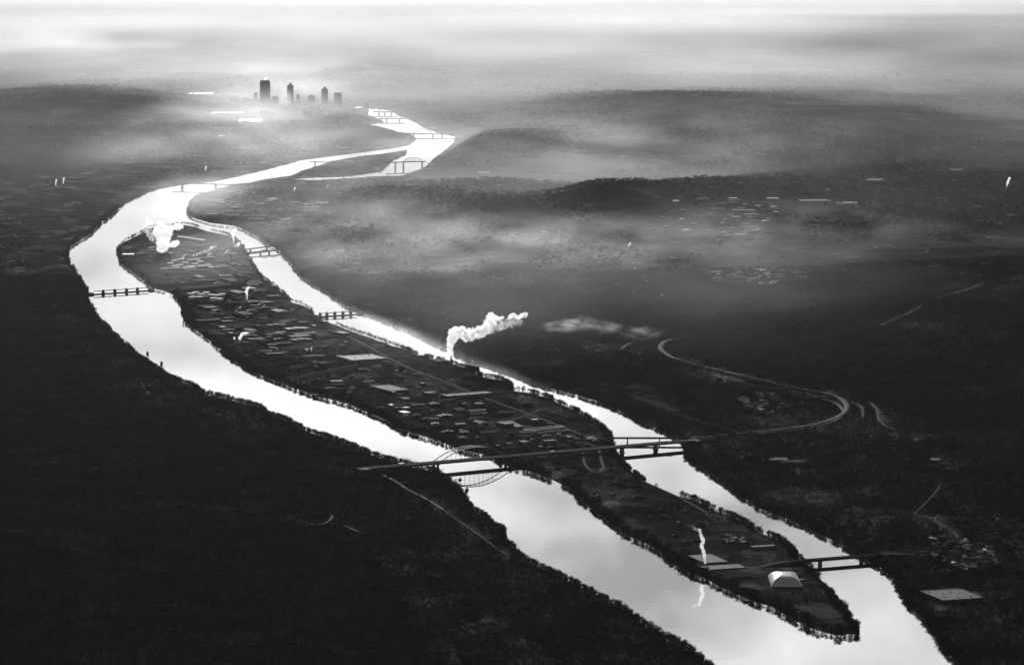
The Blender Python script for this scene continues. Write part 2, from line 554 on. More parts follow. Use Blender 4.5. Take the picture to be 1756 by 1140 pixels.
def build_ground():
    ys = np.concatenate([np.arange(-150, 150, 2.0), np.arange(150, 470, 1.15), np.arange(470, 1240, 2.0)])
    v = (570.0 - ys) / FPX
    D = CAM_H / (SP - v * CP) * (CP + v * SP)
    D = np.concatenate([D[D < 75000], [110000, 90000], np.linspace(5000, 300, 12)])
    D = np.unique(D)
    az = np.concatenate([np.radians(np.arange(-9.2, 9.2, 0.0235)), np.radians(np.arange(-24, -9.2, .3)), np.radians(np.arange(9.2, 24, .3)),
                         np.radians(np.arange(24, 336, 8.0))])
    az = np.unique(az)
    # straight rows in front, so that the sheet is seen square on
    A, DD = np.meshgrid(az, D)
    R = np.where(np.abs(A) < np.radians(25), DD / np.cos(np.clip(A, -.5, .5)), DD / math.cos(np.radians(25)))
    X, Y = R * np.sin(A), R * np.cos(A)
    gapr = np.gradient(D)
    G = np.repeat(gapr[:, None], len(az), 1)
    pts = np.stack([X.ravel(), Y.ravel()], 1)
    sd, isl = land_dist(pts)
    Z = height(pts[:, 0], pts[:, 1], sd, isl, G.ravel())
    n, m = X.shape
    idx = np.arange(n * m).reshape(n, m)
    nxt = np.roll(idx, -1, 1)
    f = np.stack([idx[:-1], nxt[:-1], nxt[1:], idx[1:]], -1).reshape(-1, 4)
    me = np_mesh('ground', np.column_stack([pts, Z]), f, smooth=True)
    o = link_mesh('ground', me, M['ground'])
    tag(o, kind='structure')
    return o

M = {}
M['ground'] = mat_ground()
M['water'] = mat_water()
M['haze'] = mat_volume('haze', 1 / 1000000.0, 0.82)
build_ground()
rv = MB()
rv.add([(-4500, 3200, 0), (4500, 3200, 0), (4500, 27000, 0), (-4500, 27000, 0)], [(0, 1, 2, 3)])
tag(rv.build('river', M['water']), kind='structure')

# ------------------------------------------------------------------ more materials
M['twig'] = mat_grey('bare_twigs', .045, .9, .05, .3, .3, matt=True)
M['bark'] = mat_grey('bark', .04, .9, .05, .2, .3, matt=True)
M['forest'] = mat_grey('woodland', .036, .95, .03, .35, 1 / 60., matt=True)
M['asphalt'] = mat_grey('asphalt', .042, .95, .05, .2, .05)
M['pale_road'] = mat_grey('worn_concrete', .09, .9, .1, .3, .03)
M['concrete'] = mat_grey('concrete', .25, .8, .3, .25, .12)
M['dark_concrete'] = mat_grey('weathered_concrete', .12, .85, .2, .3, .12)
M['steel'] = mat_grey('painted_steel', .22, .6, .35, .25, .1)
M['dark_steel'] = mat_grey('dark_steel', .03, .6, .3, .25, .1)
M['wall'] = mat_grey('building_wall', .12, .9, .1, .3, .05)
M['wall_dark'] = mat_grey('dark_brick_wall', .05, .85, .2, .3, .05)
M['roof_dark'] = mat_grey('dark_roof', .05, .9, .12, .4, .06)
M['roof_mid'] = mat_grey('grey_roof', .10, .8, .2, .35, .06)
M['roof_pale'] = mat_grey('pale_roof', .24, .75, .25, .3, .06)
M['roof_white'] = mat_grey('white_roof', .6, .6, .4, .12, .06)
M['tank_roof'] = mat_grey('tank_roof', .42, .7, .25, .12, .06)
M['white'] = mat_grey('white_paint', .75, .45, .5, .1, .1)
M['fabric'] = mat_grey('white_membrane', .8, .5, .4, .04, .2)
M['mark'] = mat_grey('dark_print', .08, .6, .3, .1, .2)
M['tower'] = mat_grey('dark_glass_and_steel', .05, .9, .05, .2, .03)
M['field'] = mat_grey('dry_field', .11, .95, .05, .3, .02, matt=True)
M['gravel'] = mat_grey('gravel_yard', .09, .95, .1, .4, .03, matt=True)

ISLE_RZ = math.radians(14.5)          # the works line up with the island, not with the camera

# ------------------------------------------------------------------ roads
CLEAR = []                             # (x, y, radius) and polylines where no woodland grows
CLEAR_LINES = []

def smooth_line(pts, n=8):
    pts = [Vector(p) for p in pts]
    q = [pts[0] * 2 - pts[1]] + pts + [pts[-1] * 2 - pts[-2]]
    out = []
    for i in range(1, len(q) - 2):
        for k in range(n):
            t = k / n
            a, b, c, d = q[i - 1], q[i], q[i + 1], q[i + 2]
            out.append(.5 * ((2 * b) + (c - a) * t + (2 * a - 5 * b + 4 * c - d) * t * t + (3 * b - a - 3 * c + d) * t ** 3))
    out.append(pts[-1])
    return out

def road(px, width, mat, lift=1.6, n=8):
    pts = smooth_line([on_ground(*p) for p in px], n)
    arr = np.array([[p.x, p.y] for p in pts])
    sd, isl = land_dist(arr)
    z = height(arr[:, 0], arr[:, 1], sd, isl, np.full(len(arr), 5.0))
    for _ in range(3):
        z = np.convolve(np.pad(z, 2, 'edge'), np.ones(5) / 5, 'valid')
    z = np.maximum(z, 4.5) + lift
    tan = np.gradient(arr, axis=0)
    tan /= np.linalg.norm(tan, axis=1)[:, None] + 1e-9
    nor = np.stack([-tan[:, 1], tan[:, 0]], 1) * width / 2
    l, r = arr + nor, arr - nor
    lo, ro = arr + nor * 1.12, arr - nor * 1.12
    vs = np.concatenate([np.column_stack([lo, z - 6]), np.column_stack([l, z]), np.column_stack([r, z]), np.column_stack([ro, z - 6])])
    k = len(arr)
    i = np.arange(k - 1)
    f = np.concatenate([np.stack([i + a * k, i + a * k + 1, i + (a + 1) * k + 1, i + (a + 1) * k], 1)[:, ::-1] for a in range(3)])
    o = link_mesh('road', np_mesh('road', vs, f), M[mat])
    tag(o, kind='structure')
    CLEAR_LINES.append((arr, width * .5 + 10))
    return o

road([(1171,756),(1205,752),(1250,747),(1300,742),(1350,737),(1400,728),(1438,716),(1452,702),(1445,687),(1415,676),(1370,667),(1310,654),(1250,640),
      (1195,628),(1152,614),(1134,601),(1136,591),(1150,584),(1172,580)], 14, 'pale_road', 2.6)
road([(1300,745),(1370,738),(1420,728),(1446,712),(1436,694),(1400,682),(1350,672),(1290,662),(1235,650),(1212,645)], 8, 'pale_road', 2.4)
road([(1064,602),(1076,592),(1100,585),(1130,574)], 9, 'pale_road', 2)
road([(900,575),(960,583),(1020,593),(1045,603)], 9, 'asphalt', 2)
road([(1490,690),(1505,705),(1508,722),(1530,738),(1580,750)], 8, 'asphalt', 2)
road([(1460,690),(1478,700),(1480,718)], 8, 'asphalt', 2)
road([(1510,560),(1560,538),(1620,510),(1690,485)], 9, 'pale_road', 2)
road([(1508,949),(1540,948.5),(1580,948),(1640,947)], 9, 'asphalt', 2)
road([(1612,884),(1604,893),(1620,906),(1640,918),(1642,928)], 5, 'asphalt', 1.2)
road([(1613,835),(1590,862),(1570,884),(1600,892)], 5, 'asphalt', 1.2)
road([(648,811),(675,826),(700,842),(730,857),(760,876)], 8, 'pale_road', 1.8)
road([(760,876),(800,904),(830,926),(870,955)], 5, 'asphalt', 1.0)
road([(1082,686),(1120,698),(1160,712),(1210,728),(1260,742)], 10, 'gravel', 1.5)
road([(1082,681),(1110,690),(1140,700),(1160,707)], 26, 'gravel', 1.4)
road([(478,890),(500,891),(520,896),(540,902),(557,900),(568,892),(569,886)], 6, 'pale_road', 2.5)
road([(590,903),(606,910),(622,918)], 6, 'pale_road', 2.5)
# island roads
road([(560,552),(605,582),(650,606),(700,632),(760,655),(820,680),(880,702),(935,722),(1000,748)], 8, 'asphalt', 1.2)
road([(1000,760),(1025,770),(1031,790),(1035,805),(1022,812),(1005,800),(1000,780),(1008,772)], 7, 'asphalt', 1.0)
road([(1100,825),(1160,852),(1210,880)], 7, 'asphalt', 1.2)
road([(840,735),(880,722),(930,705),(975,700)], 8, 'asphalt', 1.2)
road([(500,650),(570,636),(640,622),(700,612),(735,612)], 8, 'asphalt', 1.2)
road([(370,560),(420,556),(480,548),(540,548)], 8, 'asphalt', 1.2)
road([(300,478),(350,472),(400,470),(445,470)], 8, 'asphalt', 1.2)

# ------------------------------------------------------------------ buildings
def shed_meshes(roofk, wallk, kind):
    """unit building: 1 x 1 x 1, walls and a roof"""
    w, r = MB(), MB()
    if kind == 'gable':
        w.add([(-.5, -.5, -.3), (.5, -.5, -.3), (.5, .5, -.3), (-.5, .5, -.3), (-.5, -.5, .7), (.5, -.5, .7), (.5, .5, .7), (-.5, .5, .7), (0, -.5, .98), (0, .5, .98)],
              [(0, 1, 5, 8, 4), (2, 3, 7, 9, 6), (1, 2, 6, 5), (3, 0, 4, 7)])
        for s in (-1, 1):
            a = [(s * .53, -.52, .68), (0, -.52, 1.0), (0, .52, 1.0), (s * .53, .52, .68), (s * .53, -.52, .73), (0, -.52, 1.05), (0, .52, 1.05), (s * .53, .52, .73)]
            r.add(a, [(4, 5, 6, 7), (3, 2, 1, 0), (0, 1, 5, 4), (2, 3, 7, 6), (0, 4, 7, 3)])
        r.box(-.05, .05, -.3, .3, 1.0, 1.1)
    elif kind == 'flat':
        w.add([(-.5, -.5, -.3), (.5, -.5, -.3), (.5, .5, -.3), (-.5, .5, -.3), (-.5, -.5, .93), (.5, -.5, .93), (.5, .5, .93), (-.5, .5, .93)],
              [(0, 1, 5, 4), (1, 2, 6, 5), (2, 3, 7, 6), (3, 0, 4, 7)])
        r.box(-.485, .485, -.485, .485, .85, .92)
        for x0, x1, y0, y1 in ((-.51, .51, -.51, -.49), (-.51, .51, .49, .51), (-.51, -.49, -.49, .49), (.49, .51, -.49, .49)):
            r.box(x0, x1, y0, y1, .88, 1.0)
        for x, y, s in ((-.3, -.2, .02), (.1, .25, .016), (.3, -.3, .02), (-.15, .1, .012), (.22, .05, .012), (-.38, .33, .016), (.36, .36, .012), (-.05, -.35, .014)):
            r.box(x - s, x + s, y - s * 1.4, y + s * 1.4, .92, 1.03)
    elif kind == 'long':                       # three bays side by side
        for k in (-1, 0, 1):
            x = k / 3
            h = .8 if k else 1.0
            w.box(x - .166, x + .166, -.5, .5, -.3, h - .13)
            r.add([(x - .17, -.51, h - .14), (x + .17, -.51, h - .14), (x, -.51, h), (x - .17, .51, h - .14), (x + .17, .51, h - .14), (x, .51, h)],
                  [(0, 1, 2), (5, 4, 3), (1, 4, 5, 2), (0, 2, 5, 3)])
    return w.mesh('wall'), r.mesh('roof')

PROTO = {}
for _k in ('gable', 'flat', 'long'):
    for _r in ('roof_dark', 'roof_mid', 'roof_pale', 'roof_white'):
        _w, _f = shed_meshes(_r, 'wall', _k)
        _w.materials.append(M['wall' if _r != 'roof_dark' else 'wall_dark'])
        _f.materials.append(M[_r])
        PROTO[_k, _r] = (_w, _f)

def building(name, px, py, w, d, h, kind, roof, rz, label, cat, group=None, flat=False):
    c = on_ground(px, py)
    e = empty(name, c, rz, (w, d, h))
    tag(e, label, cat, group)
    wm, rm = PROTO[kind, roof]
    link_mesh('wall', wm, None, e)
    link_mesh('roof', rm, None, e)
    CLEAR.append((c.x, c.y, .6 * max(w, d) + 3))
    return e

def tank(px, py, r, h, mat, label, group=None, dome=False):
    c = on_ground(px, py)
    e = empty('storage_tank', c)
    tag(e, label, 'tank', group)
    k = ('tank', r, h, mat, dome)
    if k not in PROTO:
        b = MB().lathe([(r, -2), (r, h), (r * 1.015, h), (r * 1.015, h + .3)], 24)
        t = MB().lathe([(r * 1.01, h + .32)] + ([(r * .9, h + r * .3), (r * .6, h + r * .52), (r * .2, h + r * .62)] if dome else [(r * .5, h + r * .06), (.5, h + r * .09)]), 24)
        s = MB()
        for i in range(14):
            a = .1 + i * .09
            s.box(*sorted((math.cos(a) * (r + .1), math.cos(a) * (r + .1) + .8)), *sorted((math.sin(a) * (r + .1), math.sin(a) * (r + .1) + .8)), h * i / 14, h * i / 14 + .25)
        PROTO[k] = (b.mesh('shell'), t.mesh('roof'), s.mesh('stair'))
        PROTO[k][0].materials.append(M[mat]); PROTO[k][1].materials.append(M['tank_roof']); PROTO[k][2].materials.append(M['steel'])
        for me in PROTO[k][:2]:
            pass
    for n, me in zip(('shell', 'roof', 'stair'), PROTO[k]):
        link_mesh(n, me, None, e)
    CLEAR.append((c.x, c.y, r + 5))
    return e

def chimney(px, py, r, h, label, mat='concrete'):
    c = on_ground(px, py)
    e = empty('chimney_stack', c)
    tag(e, label, 'chimney')
    MB().lathe([(r * 1.5, -2), (r, h * .6), (r * .85, h)], 16).build('shaft', M[mat], e)
    MB().lathe([(r * .95, h - 2), (r * 1.05, h), (r * 1.05, h + 1.2), (r * .7, h + 1.2)], 16).build('rim', M['dark_steel'], e)
    return e

RZP, RZ0 = 0.40, 0.46
# buildings one can pick out on the island
building('warehouse', 621, 619, 112, 112, 11, 'flat', 'roof_pale', .46, 'very large flat-roofed pale warehouse alone in the middle of the island', 'warehouse')
building('warehouse', 800, 681, 140, 45, 9, 'flat', 'roof_mid', .5, 'large flat grey warehouse low on the island south of the steaming plant', 'warehouse')
building('warehouse', 668, 670, 60, 120, 8, 'flat', 'roof_mid', .5, 'grey flat-roofed warehouse set slantwise near the river side of the island', 'warehouse')
building('factory_shed', 930, 740, 34, 122, 10, 'gable', 'roof_pale', -.95, 'long pale gabled factory shed, the bigger of two parallel ones above the highway', 'factory')
building('factory_shed', 947, 744.5, 20, 92, 8, 'gable', 'roof_pale', -.95, 'shorter pale factory shed in front of the longer gabled one above the highway', 'factory')
building('factory_shed', 903, 745, 26, 50, 9, 'gable', 'roof_pale', -.95, 'small pale shed at the left end of the two parallel factory sheds', 'factory')
building('factory_shed', 883, 732, 20, 105, 8, 'gable', 'roof_mid', .28, 'slanting grey factory shed leading away from the parallel pale sheds', 'factory')
building('factory_shed', 867, 731, 34, 50, 9, 'flat', 'roof_mid', .55, 'grey flat-roofed hall at the far end of the slanting factory shed', 'factory')
building('warehouse', 1308, 941, 52, 22, 6, 'flat', 'roof_mid', .36, 'long low pale building behind the white air dome near the island tip', 'building')
building('power_plant', 800, 632, 50, 75, 13, 'long', 'roof_dark', .45, 'tall dark plant hall at the river edge beside the big steam plume', 'plant')
building('power_plant', 757, 622, 40, 55, 8, 'gable', 'roof_dark', .45, 'low dark plant hall on the back channel to the left of the steam plume', 'plant')
building('warehouse', 1214, 960, 52, 92, 2.2, 'flat', 'roof_mid', .33, 'very low grey building with a wide flat roof under the thin rising steam', 'building')
building('warehouse', 1240, 974, 84, 42, 2.0, 'flat', 'roof_mid', .33, 'second very low grey flat roof, between the thin steam and the dome', 'building')
building('warehouse', 220, 440, 42, 40, 9, 'flat', 'roof_white', .05, 'white-roofed building alone on the dark wooded end of the island', 'building')
building('rolling_mill', 350, 496, 42, 225, 13, 'long', 'roof_mid', -.78, 'very long grey mill hall lying across the island by the upper dam', 'mill')
building('rolling_mill', 436, 485.5, 26, 40, 8, 'gable', 'roof_pale', -1.3, 'pale-roofed shed by itself near the trees of the upper back channel', 'shed')
building('rolling_mill', 350, 484.3, 22, 78, 9, 'gable', 'roof_white', -1.4, 'bright narrow white roof behind the very long grey mill hall', 'shed')
building('rolling_mill', 330, 412, 20, 200, 8, 'gable', 'roof_white', .62, 'long white roof standing in for gleaming water by the great steam cloud', 'mill')  # white-roofed hall standing in for a basin of bright reflecting water
building('warehouse', 586, 574, 30, 60, 7, 'flat', 'roof_pale', .6, 'pale slanting roof beside the straight island road near the back channel', 'building')
building('warehouse', 577, 657, 34, 22, 6, 'flat', 'roof_pale', .05, 'small pale flat roof in the open ground behind the twin mooring cells', 'building')
# right bank
building('warehouse', 1334, 792, 26, 42, 8, 'gable', 'roof_white', -1.38, 'shorter of two long white metal roofs on the dark right bank', 'warehouse')
building('warehouse', 1361, 796.5, 17, 60, 8, 'gable', 'roof_white', -1.36, 'longer of two long white metal roofs on the dark right bank', 'warehouse')
building('warehouse', 1375, 793, 16, 42, 8, 'gable', 'roof_mid', -1.38, 'dull grey roof right behind the two long white metal roofs', 'warehouse')
building('warehouse', 1632, 1027, 88, 105, 9, 'flat', 'roof_mid', .33, 'big square flat-roofed grey warehouse by itself on the dark lower right bank', 'warehouse')
building('warehouse', 1604, 791, 24, 36, 6, 'flat', 'roof_mid', .2, 'small grey flat roof alone in the dark woods above the hillside town', 'building')

GREYS = ['roof_dark', 'roof_dark', 'roof_dark', 'roof_mid', 'roof_mid', 'roof_mid', 'roof_pale']
def scatter_buildings(region, n, name, cat, label, group, size, rz, tones, kinds=('gable', 'flat', 'long'), hh=(5, 11), sep=1.15):
    """n buildings at random in a quadrilateral of the photograph, none overlapping another"""
    poly = np.array(region, float)
    x0, y0 = poly.min(0); x1, y1 = poly.max(0)
    done, tries = 0, 0
    while done < n and tries < n * 30:
        tries += 1
        q = np.array([[RND.uniform(x0, x1), RND.uniform(y0, y1)]])
        if not poly_dist(q, poly)[1][0]: continue
        c = on_ground(*q[0])
        w, d = RND.uniform(*size), RND.uniform(*size)
        kk = RND.choice(kinds)
        if RND.random() < .5:
            if kk == 'gable': d *= 2.0
            else: w *= 1.9
        rad = .55 * max(w, d)
        sd, isl = land_dist(np.array([[c.x, c.y]]))
        if sd[0] < rad + 18: continue
        if any((c.x - a) ** 2 + (c.y - b) ** 2 < ((rad + r) * sep * .8) ** 2 for a, b, r in CLEAR): continue
        bad = False
        for arr, wd in CLEAR_LINES:
            if np.min((arr[:, 0] - c.x) ** 2 + (arr[:, 1] - c.y) ** 2) < (rad + wd) ** 2: bad = True; break
        if bad: continue
        tone = RND.choice(tones)
        T = {'roof_dark': 'dark-roofed', 'roof_mid': 'grey-roofed', 'roof_pale': 'pale-roofed', 'roof_white': 'white-roofed'}[tone]
        building(name, q[0][0], q[0][1], w, d, RND.uniform(*hh), kk, tone, rz + (RND.choice([math.pi / 2, math.pi / 2, math.pi / 2, 0]) if kk == 'gable' else RND.choice([0, 0, 0, math.pi / 2])) + RND.gauss(0, .04),
                 label.replace('TONE', T), cat, T + ' ' + group)
        done += 1

scatter_buildings([(300,470),(445,470),(500,540),(560,580),(470,600),(400,590),(340,545)], 70, 'works_building', 'works building',
                  'TONE building among the steaming works at the upper end of the island', 'works buildings at the upper end of the island', (16, 44), RZ0, GREYS)
scatter_buildings([(225,425),(300,430),(425,425),(440,462),(300,470),(260,460)], 34, 'works_building', 'works building',
                  'TONE building around the white tanks at the head of the island', 'works buildings at the head of the island', (18, 50), RZ0, GREYS)
scatter_buildings([(420,605),(560,590),(700,625),(760,680),(640,695),(470,640)], 46, 'industrial_shed', 'shed',
                  'TONE shed on the open ground around the largest warehouse of the island', 'sheds around the largest warehouse', (12, 34), RZP, ['roof_dark', 'roof_dark', 'roof_mid', 'roof_pale'])
scatter_buildings([(640,700),(780,665),(960,705),(1040,755),(900,765),(780,755)], 60, 'industrial_shed', 'shed',
                  'TONE shed between the largest warehouse and the arch bridge on the island', 'sheds on the island above the bridge', (9, 26), RZP, ['roof_dark', 'roof_mid', 'roof_mid', 'roof_pale', 'roof_white'])
for _q, _n in (([(225,425),(300,410),(425,425),(520,545),(420,560),(330,545),(260,470)], 70), ([(330,545),(520,545),(640,600),(760,680),(640,695),(470,640)], 60)):
    scatter_buildings(_q, _n, 'outbuilding', 'outbuilding', 'small TONE outbuilding on the ' + ('upper works ground' if _n == 70 else 'middle ground') + ' of the island',
                      'outbuildings on the ' + ('upper' if _n == 70 else 'middle') + ' island', (4, 10), RZ0, ['roof_dark', 'roof_mid', 'roof_mid', 'roof_pale', 'roof_white'], ('flat', 'gable'), (3, 6), .9)
scatter_buildings([(900,745),(1020,750),(1040,765),(930,772),(830,772)], 26, 'industrial_shed', 'shed',
                  'TONE shed in the yard close under the highway on the island', 'sheds in the yard by the highway', (8, 18), RZP, ['roof_dark', 'roof_mid', 'roof_mid', 'roof_pale'])
scatter_buildings([(930,800),(1030,800),(1160,860),(1300,930),(1180,960),(1010,860)], 26, 'house', 'house',
                  'small TONE house among the trees on the island below the bridge', 'houses on the island below the bridge', (7, 13), RZP, ['roof_dark', 'roof_dark', 'roof_mid'], ('gable',), (5, 7))
scatter_buildings([(232,650),(258,664),(270,680),(246,676)], 9, 'cabin', 'cabin', 'TONE cabin in the short row on the dark left bank near the twin mooring cells',
                  'cabins on the left bank by the mooring cells', (5, 10), .3, ['roof_pale', 'roof_white'], ('gable', 'flat'), (3, 5), .8)
scatter_buildings([(1236,918),(1276,922),(1278,934),(1240,932)], 18, 'site_cabin', 'cabin',
                  'tiny TONE cabin in the cluster above the thin rising steam', 'cabins near the island tip', (4, 7), RZP, ['roof_white', 'roof_white', 'roof_pale'], ('flat', 'gable'), (3, 4), .8)
scatter_buildings([(1590,925),(1640,918),(1700,940),(1715,975),(1660,985),(1600,960)], 95, 'house', 'house',
                  'TONE house in the small town on the dark bank at lower right', 'houses of the lower right town', (7, 15), .5, ['roof_mid', 'roof_mid', 'roof_pale', 'roof_dark', 'roof_white'], ('gable',), (6, 9), .9)
scatter_buildings([(1640,900),(1740,880),(1756,960),(1700,935)], 50, 'house', 'house',
                  'TONE house on the slope above the small town at lower right', 'houses on the slope above the town', (7, 13), -.3, ['roof_dark', 'roof_dark', 'roof_mid'], ('gable',), (6, 8))
scatter_buildings([(1262,682),(1320,672),(1356,702),(1330,716),(1275,702)], 60, 'yard_shed', 'shed',
                  'TONE little shed in the yard inside the bend of the highway', 'sheds in the yard inside the highway bend', (6, 15), .4, ['roof_mid', 'roof_pale', 'roof_mid'], ('gable', 'flat'), (3, 6), .8)
scatter_buildings([(1480,730),(1600,760),(1640,810),(1560,800),(1470,770)], 26, 'house', 'house',
                  'TONE house in the dark wooded valley above the hillside town', 'houses in the dark wooded valley', (8, 16), .2, ['roof_dark', 'roof_mid'], ('gable',), (6, 8))
scatter_buildings([(1225,345),(1330,350),(1345,395),(1290,415),(1240,412)], 48, 'town_building', 'building',
                  'TONE building in the far town beneath the round hill', 'buildings of the far town below the round hill', (16, 38), .1, ['roof_mid', 'roof_mid', 'roof_pale'], ('flat', 'gable'), (7, 12))
scatter_buildings([(1210,465),(1350,462),(1400,480),(1300,492),(1220,488)], 44, 'town_building', 'building',
                  'TONE building in the distant suburb on the right plateau', 'buildings of the suburb on the right plateau', (12, 26), .1, ['roof_mid', 'roof_pale', 'roof_pale'], ('flat', 'gable'), (6, 9))
scatter_buildings([(1130,340),(1230,345),(1220,400),(1120,400)], 22, 'town_building', 'building',
                  'TONE building on the slope below the round hill', 'buildings on the slope below the round hill', (14, 30), .1, ['roof_mid', 'roof_pale'], ('flat', 'gable'), (6, 9))
scatter_buildings([(330,335),(430,330),(560,350),(480,392),(350,380)], 30, 'town_building', 'building',
                  'TONE building on the flat land across the back channel in the mist', 'buildings across the back channel', (18, 50), .1, ['roof_mid', 'roof_pale', 'roof_mid'], ('flat', 'gable'), (7, 12))
scatter_buildings([(380,150),(600,160),(640,215),(430,240),(330,215)], 34, 'city_block', 'building',
                  'TONE city block around the feet of the misty downtown towers', 'city blocks around the downtown towers', (30, 60), .2, ['roof_dark', 'roof_mid'], ('flat',), (10, 26))
for _q, _n, _l in (([(960,360),(1200,400),(1200,520),(980,500),(900,420)], 50, 'wooded slope left of the plateau suburb'), ([(1340,350),(1740,330),(1740,480),(1420,470),(1350,400)], 70, 'wide dim plain at the right'),
                   ([(1100,270),(1700,250),(1740,320),(1150,335)], 50, 'hazy plain beyond the line of bright roofs'), ([(560,320),(930,300),(960,345),(640,370)], 36, 'misty land under the far truss bridge'),
                   ([(20,330),(120,300),(110,400),(20,480)], 26, 'dark far left bank')):
    scatter_buildings(_q, _n, 'far_house', 'house', 'TONE small building on the ' + _l, 'small buildings on the ' + _l, (9, 18), .1, ['roof_mid', 'roof_mid', 'roof_mid', 'roof_pale'], ('flat', 'gable'), (5, 9))
for _i, (_x, _y, _w, _d, _t, _l) in enumerate([
    (1159, 349, 26, 40, 'roof_white', 'bright white-roofed building at the left foot of the dark round hill'),
    (1257, 343, 34, 40, 'roof_white', 'white building in the gap right of the round hill'),
    (1325, 344, 52, 40, 'roof_white', 'white building, second from the left in a line of bright roofs'),
    (1394, 347.5, 115, 40, 'roof_white', 'very long thin white roof in the line of bright roofs on the right plain'),
    (1458, 351, 58, 50, 'roof_white', 'brightest broad white roof at the right end of the line of roofs'),
    (1440, 351, 26, 40, 'roof_pale', 'pale building just left of the brightest broad white roof'),
    (1276, 364, 95, 50, 'roof_mid', 'long grey roof below the line of bright roofs'),
    (1270, 405, 46, 45, 'roof_pale', 'pale curved-looking hall in the lower part of the far town'),
    (1249, 407.5, 30, 40, 'roof_mid', 'grey hall next to the pale hall in the lower far town'),
    (345, 163, 150, 120, 'roof_white', 'long gleaming white roof to the left of the downtown towers'),
    (430, 209, 130, 220, 'roof_white', 'gleaming white roof in the mist below the downtown towers'),
    (390, 196, 190, 160, 'roof_pale', 'wide pale roof left below the downtown towers'),
    (615, 187, 40, 80, 'roof_white', 'white building at the water to the right of the downtown towers'),
    (480, 385, 30, 60, 'roof_white', 'white building in the mist at the end of the curving pale road'),
    (380, 236, 30, 40, 'roof_white', 'small white building in the mist left of the far river'),
    (830, 299, 60, 80, 'roof_mid', 'pale building in the mist right of the far truss bridge'),
    (1500, 312, 70, 90, 'roof_mid', 'grey roof on the far right plain'),
    (1640, 294, 60, 80, 'roof_mid', 'far grey roof near the right edge of the plain'),
    (1230, 470, 30, 30, 'roof_pale', 'pale building at the left end of the plateau suburb'),
    (1307, 467.5, 20, 22, 'roof_white', 'small white building above the plateau suburb')]):
    building('large_building', _x, _y, _w, _d, 9, 'flat', _t, .03, _l, 'building')
road([(478,389),(486,379),(505,371),(530,366)], 14, 'pale_road', 2)

# storage tanks, in two groups
for _i, (_x, _y) in enumerate([(292,456),(300,452),(309,459),(318,455),(327,450),(334,457),(343,453),(330,463),(318,464),(346,461),(357,459),(300,461),(362,463),(310,449),(338,449)]):
    tank(_x, _y, 13, 10, 'white', 'white storage tank in the upper tank farm near the great steam cloud', 'tanks of the upper tank farm')
for _i, (_x, _y) in enumerate([(327,508),(336,506),(345,509),(354,506),(362,510),(372,511),(381,509),(366,516),(341,514),(330,514),(377,517)]):
    tank(_x, _y, 12, 9, 'white', 'white storage tank in the lower tank farm by the island works', 'tanks of the lower tank farm')
tank(392, 521, 9, 6, 'white', 'white domed tank among the works, larger than its dark neighbours', None, True)
tank(501.5, 534, 7, 5, 'white', 'small white domed tank by the trees of the back channel', None, True)
tank(367, 541, 9, 8, 'white', 'white domed tank low in the works near the main channel', None, True)
tank(894, 684.5, 5, 5, 'white', 'small white round tank near the back channel above the highway', None, True)
tank(817, 641.5, 5, 6, 'white', 'white tank standing at the dark plant beside the back channel', None, True)
tank(1272, 787, 3.5, 5, 'white', 'small white tank on the dark right bank, left of a twin', None, True)
tank(1285, 783, 3.5, 5, 'white', 'small white tank on the right bank, farther back than its twin', None, True)
tank(1307, 792, 4, 5, 'white', 'small white tank next to the long white metal roofs', None, True)
# water tower of the far town
_c = on_ground(1234, 424)
_e = tag(empty('water_tower', _c), 'pale round water tower standing over the far right town', 'water tower')
MB().lathe([(4, 12), (10, 15), (12, 20), (10.5, 25), (5, 29), (.5, 30)], 20).build('bowl', M['white'], _e)
_m = MB().lathe([(4.5, -3), (2.2, 3), (2.2, 13)], 14)
_m.build('stem', M['concrete'], _e)
# chimney stacks
for _x, _y, _r, _h, _l in [(405, 428, 1.8, 34, 'tall pale chimney stack near the twin truss bridges'), (340, 444, 2, 30, 'chimney stack right of the great steam cloud'),
                           (372, 441, 1.6, 24, 'shorter chimney stack between the tank farm and the bridges'), (396, 452, 1.6, 28, 'chimney stack behind the upper tank farm'),
                           (422, 517, 2.4, 30, 'chimney stack under the narrow steam column of the works'), (773.5, 624, 2.6, 24, 'dark chimney stack at the foot of the big steam plume'),
                           (438, 470, 1.4, 26, 'thin chimney stack close to the back channel'), (412, 584, 2, 15, 'short stack under the curled steam puff')]:
    chimney(_x, _y, _r, _h, _l)

